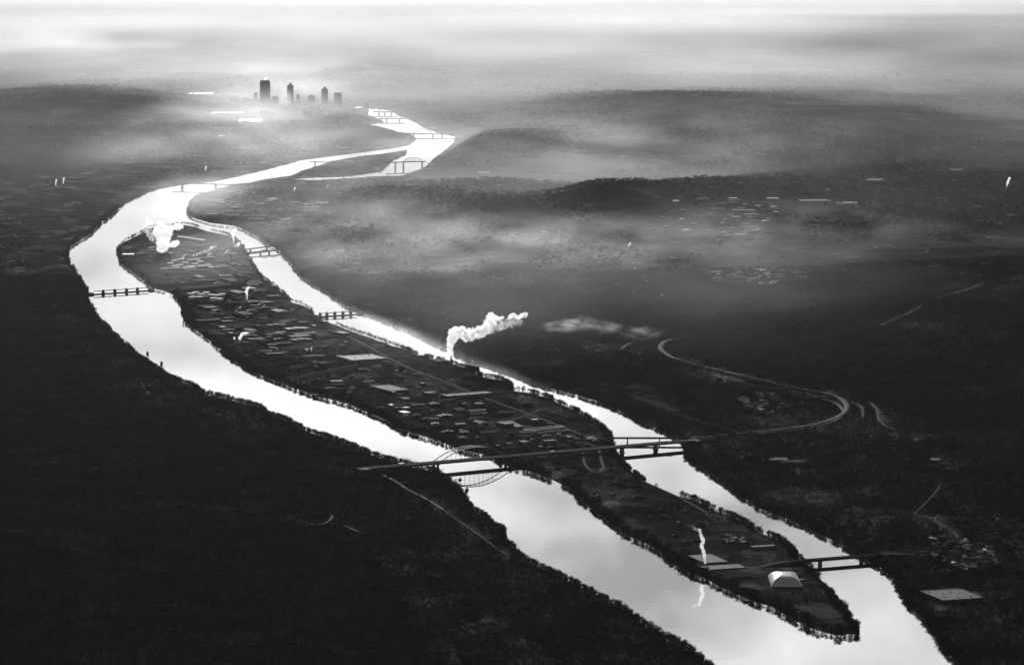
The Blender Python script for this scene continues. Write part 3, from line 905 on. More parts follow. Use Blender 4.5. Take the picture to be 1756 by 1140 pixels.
# ------------------------------------------------------------------ air dome near the island tip
def air_dome():
    c = on_ground(1349.5, 1007.5)
    e = tag(empty('air_dome', c), 'white air-supported sports dome near the tip of the island', 'air dome')
    W, LN, H = 30.5, 118.0, 18.0
    def z(x, y):
        fx = max(0.0, 1 - abs(x / W) ** 2.3) ** .62
        yy = (y - LN / 2) / (LN / 2)
        fy = max(0.0, 1 - abs(yy) ** 2.6) ** .8
        return H * min(fx, fy * 1.0)
    xs = [W * math.sin(math.pi * (k / 48 - .5)) for k in range(49)]
    ys = [LN / 2 * (1 + math.sin(math.pi * (k / 72 - .5))) for k in range(73)]
    vs = [(x, y, z(x, y)) for y in ys for x in xs]
    fs = [(j * 49 + i, j * 49 + i + 1, (j + 1) * 49 + i + 1, (j + 1) * 49 + i) for j in range(72) for i in range(48)]
    o = MB().add(vs, fs).build('membrane', M['fabric'], e)
    for p in o.data.polygons: p.use_smooth = True
    # dark printed panel on the roof, letters too worn to read
    lg = MB()
    def patch(x0, x1, y0, y1):
        nx, ny = max(2, int((x1 - x0) / 1.0)), max(2, int((y1 - y0) / 2.0))
        q = [(x0 + (x1 - x0) * i / nx, y0 + (y1 - y0) * j / ny) for j in range(ny + 1) for i in range(nx + 1)]
        lg.add([(x, y, z(x, y) + .25) for x, y in q], [(j * (nx + 1) + i, j * (nx + 1) + i + 1, (j + 1) * (nx + 1) + i + 1, (j + 1) * (nx + 1) + i) for j in range(ny) for i in range(nx)])
    X0, X1, Y0, Y1 = -6.2, 6.6, 52, 96
    patch(X0, X0 + 1.2, Y0, Y1); patch(X0 + 1.2, X0 + 5, Y0, Y0 + 4)
    for y0 in (Y0 + 12, Y0 + 23, Y0 + 34): patch(X0 + 2.4, X0 + 5.2, y0, y0 + 4)
    patch(X0 + 2.2, X0 + 3.1, Y0 + 12, Y0 + 38)
    patch(X0 + 6.8, X0 + 8.6, Y0 + 2, Y1)
    for y0 in (Y0 + 2, Y0 + 13, Y0 + 24, Y0 + 35): patch(X0 + 10.2, X0 + 12.2, y0, y0 + 6)
    lg.build('printed_panel', M['mark'], e)
    en = MB().box(W - 1, W + 9, 66, 72, 0, 3.4)
    en.box(W + 9, W + 10, 67, 71, 0, 3)
    en.build('entrance_tunnel', M['roof_pale'], e)
    MB().box(-W - 1.2, W + 1.2, -1.2, 0, 0, .6).box(-W - 1.2, -W, 0, LN, 0, .6).box(W, W + 1.2, 0, 64, 0, .6).build('base_curb', M['dark_concrete'], e)
    CLEAR.append((c.x, c.y + 60, 85))
air_dome()

# ------------------------------------------------------------------ bridges
def axis_frame(a, b):
    d = b - a
    return math.atan2(d.y, d.x), math.hypot(d.x, d.y)

def root_at(name, a, b, label, cat='bridge'):
    rz, ln = axis_frame(a, b)
    e = tag(empty(name, (a.x, a.y, 0), rz), label, cat)
    return e, ln

def pier_mesh(z1, w, t, two=True, cap=True):
    m = MB()
    if two:
        for s in (-1, 1):
            m.box(-t / 2, t / 2, s * w * .32 - t * .45, s * w * .32 + t * .45, -4, z1 - (1.8 if cap else 0))
        m.box(-t * .7, t * .7, -w * .42, w * .42, -4, 1.5)
    else:
        m.box(-t / 2, t / 2, -w * .35, w * .35, -4, z1 - (1.8 if cap else 0))
        m.box(-t * .8, t * .8, -w * .42, w * .42, -4, 1.6)
    if cap: m.box(-t * .65, t * .65, -w * .47, w * .47, z1 - 1.8, z1)
    return m.mesh('pier')

def highway_bridge():
    A, B = P(632, 802, 18.5), P(1180, 754.8, 16.0)
    e, L_ = root_at('arch_bridge', A, B, 'long highway bridge with one tied steel arch crossing both river channels')
    W = 27.0
    zt = lambda s: 18.5 - 2.5 * s / L_
    ux = lambda px, py: (P(px, py, 18).xy - A.xy).length
    s0, s1 = ux(745, 791.5), ux(868, 780.5)
    deck = MB()
    n = 40
    def strip(y0, y1, za, zb):
        vs, fs = [], []
        for k in range(n + 1):
            s = L_ * k / n
            vs += [(s, y0, zt(s) + za), (s, y1, zt(s) + za), (s, y1, zt(s) + zb), (s, y0, zt(s) + zb)]
        for k in range(n):
            q = 4 * k
            for a in range(4): fs.append((q + a, q + (a + 1) % 4, q + 4 + (a + 1) % 4, q + 4 + a))
        fs += [(3, 2, 1, 0), (4 * n, 4 * n + 1, 4 * n + 2, 4 * n + 3)]
        return vs, fs
    deck.add(*strip(-W / 2, W / 2, -.8, 0)); deck.build('deck', M['pale_road'], e)
    gd = MB()
    for y in (-W / 2 + .8, -W / 6, W / 6, W / 2 - .8): gd.add(*strip(y - .4, y + .4, -4.0, -.8))
    gd.build('girders', M['dark_steel'], e)
    for y in (-W / 2 + .2, W / 2 - .2, 0):
        MB().add(*strip(y - .2, y + .2, 0.004, 1.0)).build('parapet', M['concrete'], e)
    rise = 32.0
    NP = 16
    arc = lambda t: 4 * t * (1 - t)
    for y in (-W / 2 - 1.0, W / 2 + 1.0):
        rb = MB()
        N2 = 32
        for k in range(N2):
            t0, t1 = k / N2, (k + 1) / N2
            sa, sb = s0 + (s1 - s0) * t0, s0 + (s1 - s0) * t1
            rb.bar((sa, y, zt(sa) - 1 + rise * arc(t0)), (sb, y, zt(sb) - 1 + rise * arc(t1)), 1.2, 1.7)
        rb.build('arch_rib', M['steel'], e)
        for k in range(1, NP):
            t = k / NP
            s = s0 + (s1 - s0) * t
            MB().bar((s, y, zt(s) - 1), (s, y, zt(s) - 1.5 + rise * arc(t)), .45).build('hanger', M['steel'], e)
        tb = MB().bar((s0, y, zt(s0) - 2.4), (s1, y, zt(s1) - 2.4), 1.0, 3.0)
        tb.build('tie_girder', M['dark_steel'], e)
    br = MB()
    for k in range(3, NP - 2):
        t = k / NP; t2 = (k + 1) / NP
        s = s0 + (s1 - s0) * t; s2 = s0 + (s1 - s0) * t2
        z0, z2 = zt(s) - 1 + rise * arc(t), zt(s2) - 1 + rise * arc(t2)
        br.bar((s, -W / 2 - 1, z0), (s, W / 2 + 1, z0), .6)
        if k < NP - 3:
            br.bar((s, -W / 2 - 1, z0), (s2, W / 2 + 1, z2), .4); br.bar((s, W / 2 + 1, z0), (s2, -W / 2 - 1, z2), .4)
    br.build('arch_bracing', M['steel'], e)
    big = pier_mesh(14.2, W + 4, 5.0)
    for s in (s0, s1):
        link_mesh('pier', big, M['dark_concrete'], e).location = (s, 0, 0)
    small = pier_mesh(14.3, W - 3, 2.6)
    sp = [s0 - 45 * k for k in range(1, 5)] + [s1 + 42 * k for k in range(1, 4)]
    for s in sp:
        if s > 6: link_mesh('pier', small, M['dark_concrete'], e).location = (s, 0, 0)
    q0 = s1 + 42 * 4
    sc1, sc2 = ux(1084, 768), ux(1137, 761.5)
    while q0 < sc1 - 30:
        link_mesh('pier', small, M['dark_concrete'], e).location = (q0, 0, 0); q0 += 42
    for s in (sc1, sc2):
        link_mesh('pier', pier_mesh(12.6, W - 6, 4.5, False), M['dark_concrete'], e).location = (s, 0, 0)
    MB().box(-26, 3, -W / 2 - 1, W / 2 + 1, -2, 18.0).build('abutment', M['dark_concrete'], e)
    MB().box(L_ - 3, L_ + 30, -W / 2 - 1, W / 2 + 1, -2, 15.4).build('abutment', M['dark_concrete'], e)
    CLEAR_LINES.append((np.array([[A.x + (B.x - A.x) * k / 60, A.y + (B.y - A.y) * k / 60] for k in range(61)]), 15))
    # lorries and cars on the deck
    rz = e.rotation_euler.z
    def on_deck(s, y):
        return (A.x + math.cos(rz) * s - math.sin(rz) * y, A.y + math.sin(rz) * s + math.cos(rz) * y, zt(s) + .02)
    for s, y, l in [(ux(945, 774), -5.5, 'white lorry driving on the near side of the arch bridge over the island'), (ux(690, 797), 5.0, 'white lorry on the arch bridge near its left end'),
                    (ux(1150, 757), -4.5, 'white lorry on the arch bridge above the back channel')]:
        t = tag(empty('lorry', on_deck(s, y), rz), l, 'lorry')
        MB().box(-7.5, 4.5, -1.25, 1.25, 1.1, 4.0).build('trailer', M['white'], t)
        MB().add([(5, -1.2, .6), (8, -1.2, .6), (8, 1.2, .6), (5, 1.2, .6), (5, -1.2, 3.6), (7.3, -1.2, 3.4), (7.3, 1.2, 3.4), (5, 1.2, 3.6)],
                 [(0, 3, 2, 1), (4, 5, 6, 7), (0, 1, 5, 4), (1, 2, 6, 5), (2, 3, 7, 6), (3, 0, 4, 7)]).build('cab', M['roof_pale'], t)
        for wx in (-6, -4.6, 5.8):
            for wy in (-1, 1):
                m = MB().lathe([(.5, -.15), (.5, .15)], 10)
                m.v = [(x + wx, z + wy, y + .5) for x, y, z in m.v]
                m.build('wheel', M['dark_steel'], t)
highway_bridge()

def beam_bridge(name, label, a, b, z, width, depth, piers, pw=3.0, mat='dark_steel', two=False, truss=None, rail=True, abut=0):
    """a, b: ends of the deck in the photograph; piers: photograph points along it; truss: list of (from, to, rise, style)"""
    A, B = P(a[0], a[1], z), P(b[0], b[1], z)
    e, L_ = root_at(name, A, B, label)
    along = lambda p: (P(p[0], p[1], z).xy - A.xy).length
    MB().box(0, L_, -width / 2, width / 2, z - .9, z).build('deck', M['asphalt'], e)
    g_ = MB()
    for y in (-width / 2 + .5, width / 2 - .5): g_.box(0, L_, y - .35, y + .35, z - depth, z - .9)
    g_.build('girders', M[mat], e)
    if rail:
        for y in (-width / 2 + .15, width / 2 - .15):
            MB().box(0, L_, y - .12, y + .12, z + .004, z + 1.1).build('parapet', M['dark_concrete'], e)
    pm = pier_mesh(z - depth, width + 1, pw, two)
    for p in piers:
        link_mesh('pier', pm, M['dark_concrete'], e).location = (along(p), 0, 0)
    for (p, q, rise, style) in truss or []:
        s0, s1 = along(p), along(q)
        n = max(6, int((s1 - s0) / 14))
        f = lambda t: rise * (4 * t * (1 - t) if style == 'arch' else min(1, .62 + 1.5 * t * (1 - t)))
        for y in (-width / 2 - .3, width / 2 + .3):
            m = MB()
            for k in range(n):
                t0, t1 = k / n, (k + 1) / n
                xa, xb = s0 + (s1 - s0) * t0, s0 + (s1 - s0) * t1
                h0 = 0 if (k == 0) else f(t0)
                h1 = 0 if (k == n - 1) else f(t1)
                m.bar((xa, y, z + h0), (xb, y, z + h1), .9, 1.1)
                if k: m.bar((xa, y, z), (xa, y, z + h0), .6)
                if style != 'arch' and 0 < k < n - 1:
                    m.bar((xa, y, z + (h0 if k % 2 else 0)), (xb, y, z + (0 if k % 2 else h1)), .5)
            m.build('arch_rib' if style == 'arch' else 'truss', M[mat], e)
        m = MB()
        for k in range(2, n - 1):
            xa = s0 + (s1 - s0) * k / n
            m.bar((xa, -width / 2 - .3, z + f(k / n)), (xa, width / 2 + .3, z + f(k / n)), .5)
        m.build('top_bracing', M[mat], e)
    for s in range(abut):
        x = (-14, 1) if s == 0 else (L_ - 1, L_ + 14)
        MB().box(*x, -width / 2 - .5, width / 2 + .5, -2, z - .95).build('abutment', M['dark_concrete'], e)
        xa, xb = (-14, -70) if s == 0 else (L_ + 14, L_ + 90)
        q, w2 = [], width / 2
        for xx, zz in ((xa, z - .1), (xb, 5.6)):
            q += [(xx, -w2 * (1.8 if zz > 6 else 1.1), 2), (xx, -w2, zz), (xx, w2, zz), (xx, w2 * (1.8 if zz > 6 else 1.1), 2)]
        MB().add(q, [(0, 1, 5, 4), (1, 2, 6, 5), (2, 3, 7, 6), (0, 3, 2, 1), (4, 5, 6, 7)]).build('approach_ramp', M['asphalt'], e)
        MB().box(min(xa, xa * 0 + (0 if s == 0 else L_)), max(xa, (0 if s == 0 else L_)), -w2, w2, z - .94, z - .1).build('approach_slab', M['asphalt'], e)
    CLEAR_LINES.append((np.array([[A.x + (B.x - A.x) * k / 40, A.y + (B.y - A.y) * k / 40] for k in range(41)]), width / 2 + 3))
    return e

beam_bridge('girder_bridge', 'slender girder bridge over the back channel just upstream of the highway bridge', (1040,750.2), (1176,750.4), 13, 9, 2.8, [(1076,750.3), (1131,750.4)], 2.6, abut=2)
beam_bridge('girder_bridge', 'dark girder bridge over the back channel near the tip of the island', (1352,962), (1512,949.3), 12.5, 13, 4.6, [(1406,957.6), (1477,952)], 3.4, two=True, abut=2)
beam_bridge('truss_bridge', 'upper of two thin bridges over the back channel at the head of the island', (410,429.2), (472,421), 10, 8, 2.2, [(428.6,426.6), (459,423)], 3)
beam_bridge('truss_bridge', 'lower of two thin bridges over the back channel, with two small arches', (416,433.6), (480,428.6), 10, 10, 2.2, [(446.5,431.2), (461,430)], 3,
            truss=[((447,431.2), (460,430), 6, 'arch'), ((461,430), (476,428.9), 6.5, 'arch')])
beam_bridge('truss_bridge', 'far railroad bridge with one humped steel truss over the misty river', (662,278.6), (730,276.6), 30, 11, 3.5, [(677,278), (691,277.6), (724,276.8)], 6,
            truss=[((691,277.6), (724,276.8), 20, 'truss')])
beam_bridge('arch_bridge', 'very distant arch bridge at the bend of the misty far river', (700,229.4), (781,230.4), 14, 14, 3, [(709,229.4), (743,229.8), (758,230.2)], 5, truss=[((709,229.4), (743,229.8), 28, 'arch')])
beam_bridge('girder_bridge', 'distant low bridge on piers, nearer of the two beyond the far bend', (650,203), (695,203.4), 16, 14, 4, [(653.5,203), (663,203.1), (685,203.3)], 6)
beam_bridge('girder_bridge', 'most distant low bridge on piers, beside the downtown bank', (640,191.5), (682,192), 16, 14, 4, [(650,191.6), (660,191.7), (671,191.8)], 6)
beam_bridge('high_bridge', 'high bridge on two massive dark piers at the river bend', (296,313.5), (428,317.4), 22, 11, 3.2, [(312.5,314), (370.5,315.6)], 9)
beam_bridge('girder_bridge', 'faint low bridge over the narrow far channel in the mist', (530,277.2), (578,278.6), 22, 9, 2.6, [(540,277.5)], 4)

def dam(label, a, b, z, piers, gate=3.2):
    """a, b: ends of the service bridge in the photograph"""
    A, B = P(a[0], a[1], z), P(b[0], b[1], z)
    e, L_ = root_at('river_dam', A, B, label, 'dam')
    pm = MB()
    pm.box(-1.5, 1.5, -9, 9, -4, z - 1.3)
    pm.box(-1.9, 1.9, -5, 5, z - 1.3, z + 1.6)
    pm.box(-1.4, 1.4, -3, 3, z + 1.6, z + 3.0)
    me = pm.mesh('pier')
    for p in piers:
        link_mesh('pier', me, M['dark_concrete'], e).location = ((P(p[0], p[1], z).xy - A.xy).length, 0, 0)
    MB().box(0, L_, -2.2, 2.2, z - 1.2, z).box(0, L_, -2.3, -2.1, z + .004, z + 1.2).build('service_bridge', M['dark_steel'], e)
    MB().box(-4, L_ + 4, -5, 3, -4, gate).build('gates', M['dark_steel'], e)
    for x in ((-26, -4), (L_ + 4, L_ + 22)):
        MB().box(*x, -7, 7, -4, 7).build('abutment', M['dark_concrete'], e)
    return e
dam('gated dam with piers and a service bridge across the wide main channel', (161,499.5), (254,493), 11, [(177,498.4), (197,497), (217,495.6), (236,494.3)])
dam('gated dam with piers and a service bridge across the narrow back channel', (546,537.6), (612,533.4), 11, [(549,537.4), (560.7,536.7), (574,535.8), (588,534.9), (601.6,534.1)])

# ------------------------------------------------------------------ in the river
def mooring_cell(px, py, r, h, label, cat='mooring cell'):
    c = P(px, py)
    e = tag(empty('mooring_cell', c), label, cat)
    MB().lathe([(r, -3), (r, h)], 18).build('sheet_pile_wall', M['dark_steel'], e)
    MB().lathe([(r * .96, h + .01), (r * .96, h + .5), (r * .3, h + .55), (r * .3, h + 1.6)], 18).build('cap', M['dark_concrete'], e)
mooring_cell(253, 607, 3.8, 6, 'round dark mooring cell near the left bank, upstream of its twin')
mooring_cell(277, 624, 3.8, 6.5, 'round dark mooring cell near the left bank, downstream of its twin')
def cell_pair(px, py, w, r, h, label):
    c = P(px, py)
    e = tag(empty('mooring_platform', c), label, 'mooring platform')
    for s in (-1, 1):
        m = MB().lathe([(r, -3), (r, h)], 16, (s * w / 2, 0)); m.build('leg', M['dark_steel'], e)
    MB().box(-w / 2 - r * 1.1, w / 2 + r * 1.1, -r, r, h + .01, h + 1.6).build('deck', M['concrete'], e)
cell_pair(541, 681, 10.5, 3.2, 7, 'two dark mooring cells joined by a pale deck off the island bank')
cell_pair(316, 556.5, 8, 1.5, 7, 'two thin mooring posts joined by a beam at the island works')
cell_pair(607.5, 764, 9, 1.6, 8, 'small two-legged mooring frame at the left bank above the arch bridge')

def barge(px, py, rz, label, ln=52, w=10.5, group=None, cargo=False):
    c = P(px, py)
    e = tag(empty('barge', c, rz), label, 'barge', group)
    a, h = ln / 2, 2.6
    MB().add([(-a, -w / 2, h), (a, -w / 2, h), (a, w / 2, h), (-a, w / 2, h), (-a + 5, -w / 2, -1), (a - 5, -w / 2, -1), (a - 5, w / 2, -1), (-a + 5, w / 2, -1)],
             [(0, 1, 2, 3), (7, 6, 5, 4), (0, 4, 5, 1), (1, 5, 6, 2), (2, 6, 7, 3), (3, 7, 4, 0)]).build('hull', M['dark_steel'], e)
    co = MB()
    for x0, x1, y0, y1 in ((-a + 4, a - 4, -w / 2 + .6, -w / 2 + .9), (-a + 4, a - 4, w / 2 - .9, w / 2 - .6), (-a + 4, -a + 4.3, -w / 2 + .9, w / 2 - .9), (a - 4.3, a - 4, -w / 2 + .9, w / 2 - .9)):
        co.box(x0, x1, y0, y1, h + .004, h + 1.5)
    co.build('coaming', M['steel'], e)
    mc = MB()
    mc.add([(-a + 5, -w / 2 + 1.2, h + .01), (a - 5, -w / 2 + 1.2, h + .01), (a - 5, w / 2 - 1.2, h + .01), (-a + 5, w / 2 - 1.2, h + .01), (-a + 8, 0, h + 1.4), (a - 8, 0, h + 1.4)],
           [(0, 1, 5, 4), (2, 3, 4, 5), (1, 2, 5), (3, 0, 4)])
    mc.build('cargo', M['roof_dark'], e)
def bank_angle(p, q):
    a, b = P(*p), P(*q)
    return math.atan2(b.y - a.y, b.x - a.x)
_r1 = bank_angle((640,718), (725,752))
for _x, _y, _l in [(645, 715.5, 'dark barge moored to the island bank, farthest upstream of the barges'), (657, 721, 'dark barge moored outside the farthest upstream one at the island'),
                   (692, 739, 'dark barge at the island bank just above the arch bridge, upstream one of two'), (709, 746, 'dark barge at the island bank nearest to the arch bridge')]:
    barge(_x, _y, _r1, _l)
_r2 = bank_angle((1073,793), (1084,804)); _r3 = bank_angle((1087,806), (1107,823))
barge(1078, 799, _r2, 'narrow dark barge moored in the back channel just below the highway bridge', 66, 7)
barge(1092, 810, _r3, 'dark barge along the island trees in the back channel, second below the highway bridge', 50, 8)
barge(1102, 819, _r3, 'dark barge along the island trees in the back channel, third below the highway bridge', 50, 8)
barge(1361, 941, bank_angle((1348,932), (1373,953)), 'narrow dark barge along the island trees just above the girder bridge near the tip', 70, 7)

def boat(px, py, rz, label, s=1.0):
    e = tag(empty('workboat', P(px, py), rz, (s, s, s)), label, 'boat')
    MB().add([(-8, -3, 1.6), (5, -3, 1.6), (9, 0, 2.2), (5, 3, 1.6), (-8, 3, 1.6), (-7.5, -2.6, -.8), (5, -2.4, -.8), (7.5, 0, -.8), (5, 2.4, -.8), (-7.5, 2.6, -.8)],
             [(0, 1, 2, 3, 4), (9, 8, 7, 6, 5), (0, 5, 6, 1), (1, 6, 7, 2), (2, 7, 8, 3), (3, 8, 9, 4), (4, 9, 5, 0)]).build('hull', M['dark_steel'], e)
    MB().box(-6, 2, -2.2, 2.2, 1.61, 4.2).build('deckhouse', M['wall'], e)
    MB().box(-3, 1.4, -1.8, 1.8, 4.21, 6.4).build('wheelhouse', M['wall_dark'], e)
    MB().lathe([(.4, 4.2), (.35, 7.6)], 8, (-4.6, 0)).build('funnel', M['dark_steel'], e)
def jetty(a, b, label, w=2.4):
    A, B = P(*a), P(*b)
    rz, ln = axis_frame(A, B)
    e = tag(empty('jetty', A, rz), label, 'jetty')
    MB().box(0, ln, -w / 2, w / 2, 1.4, 1.8).build('deck', M['dark_concrete'], e)
    x = 1.0
    while x < ln:
        MB().box(x - .25, x + .25, -w / 2 + .1, w / 2 - .1, -2, 1.39).build('pile', M['dark_steel'], e); x += 7
boat(789.5, 822.5, .3, 'small dark workboat at the end of the jetty right under the arch bridge', .7)
jetty((763, 824), (787, 822), 'thin jetty right under the arch bridge on the left bank')
boat(801, 840.5, 1.2, 'dark workboat at the end of the second jetty below the arch bridge', 1.0)
jetty((774, 840), (798, 839.5), 'thin jetty leading to the larger workboat below the arch bridge')
jetty((790, 850.5), (804, 850), 'upper of two short thin jetties below the workboats')
jetty((790, 854.5), (806, 853.5), 'lower of two short thin jetties below the workboats')
jetty((806, 877), (826, 875.5), 'lone jetty on the left bank well below the arch bridge')

# ------------------------------------------------------------------ downtown towers
def tower(x0, x1, ytop, ybase, label, crown='flat', depth=None):
    c = P((x0 + x1) / 2, ybase)
    m = mpp(ybase)
    w, h = (x1 - x0) * m, (ybase - ytop) * m
    d = depth or w
    e = tag(empty('tower_block', (c.x, c.y, 0), .06), label, 'tower')
    b = MB().box(-w / 2, w / 2, -d / 2, d / 2, -2, h * .96)
    nb = max(3, int(w / 7))
    for k in range(nb + 1):                                   # piers between the window bays
        x = -w / 2 + w * k / nb
        b.box(x - .6, x + .6, -d / 2 - .9, -d / 2, 0, h * .96)
        b.box(x - .6, x + .6, d / 2, d / 2 + .9, 0, h * .96)
    b.build('shaft', M['tower'], e)
    t = MB()
    if crown == 'step':
        t.box(-w * .32, w * .32, -d * .32, d * .32, h * .96 + .01, h * 1.0).box(-w * .16, w * .16, -d * .16, d * .16, h * 1.0, h * 1.07)
    elif crown == 'spire':
        t.add([(-w * .4, -d * .4, h * .961), (w * .4, -d * .4, h * .961), (w * .4, d * .4, h * .961), (-w * .4, d * .4, h * .961), (0, 0, h * 1.12)], [(0, 1, 4), (1, 2, 4), (2, 3, 4), (3, 0, 4), (3, 2, 1, 0)])
    else:
        t.box(-w * .45, w * .45, -d * .45, d * .45, h * .96 + .01, h)
    t.build('crown', M['tower'], e)
    return e
tower(446, 463.5, 138, 186, 'tallest and broadest dark tower of the misty downtown')
tower(492.6, 503.5, 145, 184, 'dark tower second in height, right of the tallest tower', 'step')
tower(435.5, 441.5, 159, 184, 'small slim tower to the left of the tallest tower')
tower(467, 477, 166, 190, 'low dark tower close to the right foot of the tallest tower')
tower(528, 540, 164, 184, 'low broad tower in the middle of the downtown group', 'step')
tower(551.5, 562.6, 152, 184, 'tapering tower, second from the right end of downtown', 'spire')
tower(573, 585.6, 159, 186, 'flat-topped tower at the right end of the downtown group')
tower(509, 514, 162, 184, 'slim faint tower between the two halves of downtown')
tower(463, 468, 170, 185, 'slim low tower touching the tallest tower on its right')
tower(626, 632, 178, 186, 'small dark block at the water right of downtown')
tower(801, 809.5, 167, 180, 'lone dark block on the far hill across the river', 'step')
tower(421, 426, 168, 185, 'faint low tower at the left end of downtown')

# ------------------------------------------------------------------ trees
def tree_protos(n=8):
    out = []
    for i in range(n):
        h = 13.0
        tr = MB()
        tr.lathe([(.42, -1.5), (.3, h * .3), (.16, h * .62)], 6)
        limbs = []
        for k in range(7):
            a = k * 2.4 + i
            z0 = h * RND.uniform(.22, .5)
            r = RND.uniform(2.2, 4.4)
            tip = (math.cos(a) * r, math.sin(a) * r, z0 + RND.uniform(3.2, 6.5))
            tr.bar((0, 0, z0), tip, .16)
            limbs.append(tip)
        cr = MB()
        clumps = limbs + [(RND.gauss(0, 1.6), RND.gauss(0, 1.6), h * RND.uniform(.55, .98)) for _ in range(8)] + [(RND.gauss(0, 2.2), RND.gauss(0, 2.2), h * RND.uniform(.02, .4)) for _ in range(6)]
        for cx, cy, cz in clumps:
            rr = RND.uniform(1.1, 2.1)
            for _ in range(20):
                d = Vector((RND.gauss(0, 1), RND.gauss(0, 1), RND.gauss(0, .8)))
                c = Vector((cx, cy, cz)) + d * rr * .62
                s = RND.uniform(.32, .75)
                v = [c + Vector((RND.uniform(-1, 1), RND.uniform(-1, 1), RND.uniform(-1, 1))).normalized() * s * RND.uniform(.8, 1.6) for _ in range(3)]
                cr.add(v, [(0, 1, 2)])
        a, b = tr.mesh('trunk'), cr.mesh('crown')
        a.materials.append(M['bark']); b.materials.append(M['twig'])
        out.append((a, b))
    return out
TREES = tree_protos()

def clear_mask(pts):
    ok = np.ones(len(pts), bool)
    for x, y, r in CLEAR:
        ok &= (pts[:, 0] - x) ** 2 + (pts[:, 1] - y) ** 2 > r * r
    for arr, w in CLEAR_LINES:
        lo, hi = arr.min(0) - w, arr.max(0) + w
        m = (pts[:, 0] > lo[0]) & (pts[:, 0] < hi[0]) & (pts[:, 1] > lo[1]) & (pts[:, 1] < hi[1])
        if not m.any(): continue
        q = pts[m]
        best = np.full(len(q), 1e18)
        for a, b in zip(arr[:-1], arr[1:]):
            d = b - a
            t = np.clip(((q - a) @ d) / (d @ d + 1e-9), 0, 1)
            best = np.minimum(best, ((q - a - t[:, None] * d) ** 2).sum(1))
        ok[np.where(m)[0][best < w * w]] = False
    return ok

def sample_ground(n, d0, d1, az=8.7):
    D = np.sqrt(NPR.uniform(d0 ** 2, d1 ** 2, n))
    A = np.radians(NPR.uniform(-az, az, n))
    return np.stack([D * np.tan(A), D], 1)

# rows of trees along the water
def bank_rows(poly):
    out = []
    closed = np.vstack([poly, poly[:1]])
    for a, b in zip(closed[:-1], closed[1:]):
        ln = np.linalg.norm(b - a)
        k = 0.0
        while k < ln:
            out.append(a + (b - a) * k / ln)
            k += NPR.uniform(3.6, 7.5)
    return np.array(out)
rows = []
for poly in (OUTER, ISL):
    base = bank_rows(poly)
    for off in (3.5, 9.0, 17.0):
        q = base + NPR.normal(size=base.shape) * 2.5
        ang = NPR.uniform(0, 2 * math.pi, len(q))
        rows.append(q + np.stack([np.cos(ang), np.sin(ang)], 1) * off)
rows = np.vstack(rows)
rows = rows[(rows[:, 1] > 6150) & (rows[:, 1] < 24000) & (np.abs(rows[:, 0]) < rows[:, 1] * .142)]
sd_, isl_ = land_dist(rows)
keep = (sd_ > 1.5) & (sd_ < 34)
dens = fbm(rows[:, 0], rows[:, 1], 140, 2, 71)
keep &= NPR.uniform(size=len(rows)) < sstep(.12, .34, dens) * np.where(rows[:, 1] > 16600, .4, 1)
rows, sd_, isl_ = rows[keep], sd_[keep], isl_[keep]
ok = clear_mask(rows)
rows, sd_, isl_ = rows[ok], sd_[ok], isl_[ok]
zr = height(rows[:, 0], rows[:, 1], sd_, isl_, np.full(len(rows), 12.0))
order = np.argsort(rows[:, 1])
rows, zr, sd_, isl_ = rows[order], zr[order], sd_[order], isl_[order]
pxs, pys = to_px(rows[:, 0], rows[:, 1], zr)
seen = (pxs > 0) & (pxs < 1756) & (pys < 1150) & (pys > 0)
first = np.where(seen & (sd_ < 16))[0][:300]
is_first = np.zeros(len(rows), bool)
is_first[first] = True
mid_x = lambda y: np.interp(y, [700, 900, 1100], [700, 1120, 1440])
for i in first:
    x, y = rows[i]
    px, py = pxs[i], pys[i]
    if isl_[i]:
        if py > 1058: lab, grp = 'bare dark tree at the pointed tip of the island', 'trees at the island tip'
        elif px > np.interp(py, [900, 1090], [1150, 1470]): lab, grp = 'bare dark tree on the island bank of the back channel near the tip', 'trees on the back channel side of the island'
        else: lab, grp = 'bare dark tree on the island bank of the main channel, hanging over its reflection', 'trees on the main channel side of the island'
    elif px > np.interp(py, [900, 1140], [1250, 1480]): lab, grp = 'bare dark tree on the right river bank opposite the island tip', 'trees on the right river bank'
    else: lab, grp = 'bare dark tree on the near left river bank at the bottom of the view', 'trees on the near left river bank'
    e = empty('bare_tree', (x, y, max(zr[i], .3)), RND.uniform(0, 6.28))
    s = RND.choice([.65, .8, .95, 1.1, 1.2, 1.3]) * RND.uniform(.9, 1.1)
    e.scale = (s * RND.uniform(.85, 1.2), s * RND.uniform(.85, 1.2), s)
    tag(e, lab, 'tree', grp)
    a, b = TREES[RND.randrange(len(TREES))]
    link_mesh('trunk', a, None, e); link_mesh('crown', b, None, e)

def merged(name, pts, z, tris, sc, mat):
    """one mesh of many trees; tris: list of (k,3,3) arrays of triangle corners"""
    vs = []
    pick = NPR.integers(0, len(tris), len(pts))
    for v in range(len(tris)):
        m = pick == v
        n = int(m.sum())
        if not n: continue
        t = tris[v].reshape(-1, 3)
        a = NPR.uniform(0, 2 * math.pi, n)
        s = sc[m]
        c, sn = np.cos(a)[:, None], np.sin(a)[:, None]
        wv = NPR.uniform(.85, 1.2, n)[:, None]
        x = (t[None, :, 0] * c - t[None, :, 1] * sn) * s[:, None] * wv + pts[m][:, :1]
        y = (t[None, :, 0] * sn + t[None, :, 1] * c) * s[:, None] * wv + pts[m][:, 1:]
        zz = t[None, :, 2] * s[:, None] + z[m][:, None]
        vs.append(np.stack([x, y, zz], -1).reshape(-1, 3))
    vs = np.concatenate(vs)
    me = np_mesh(name, vs, np.arange(len(vs)).reshape(-1, 3))
    return link_mesh(name, me, M[mat])

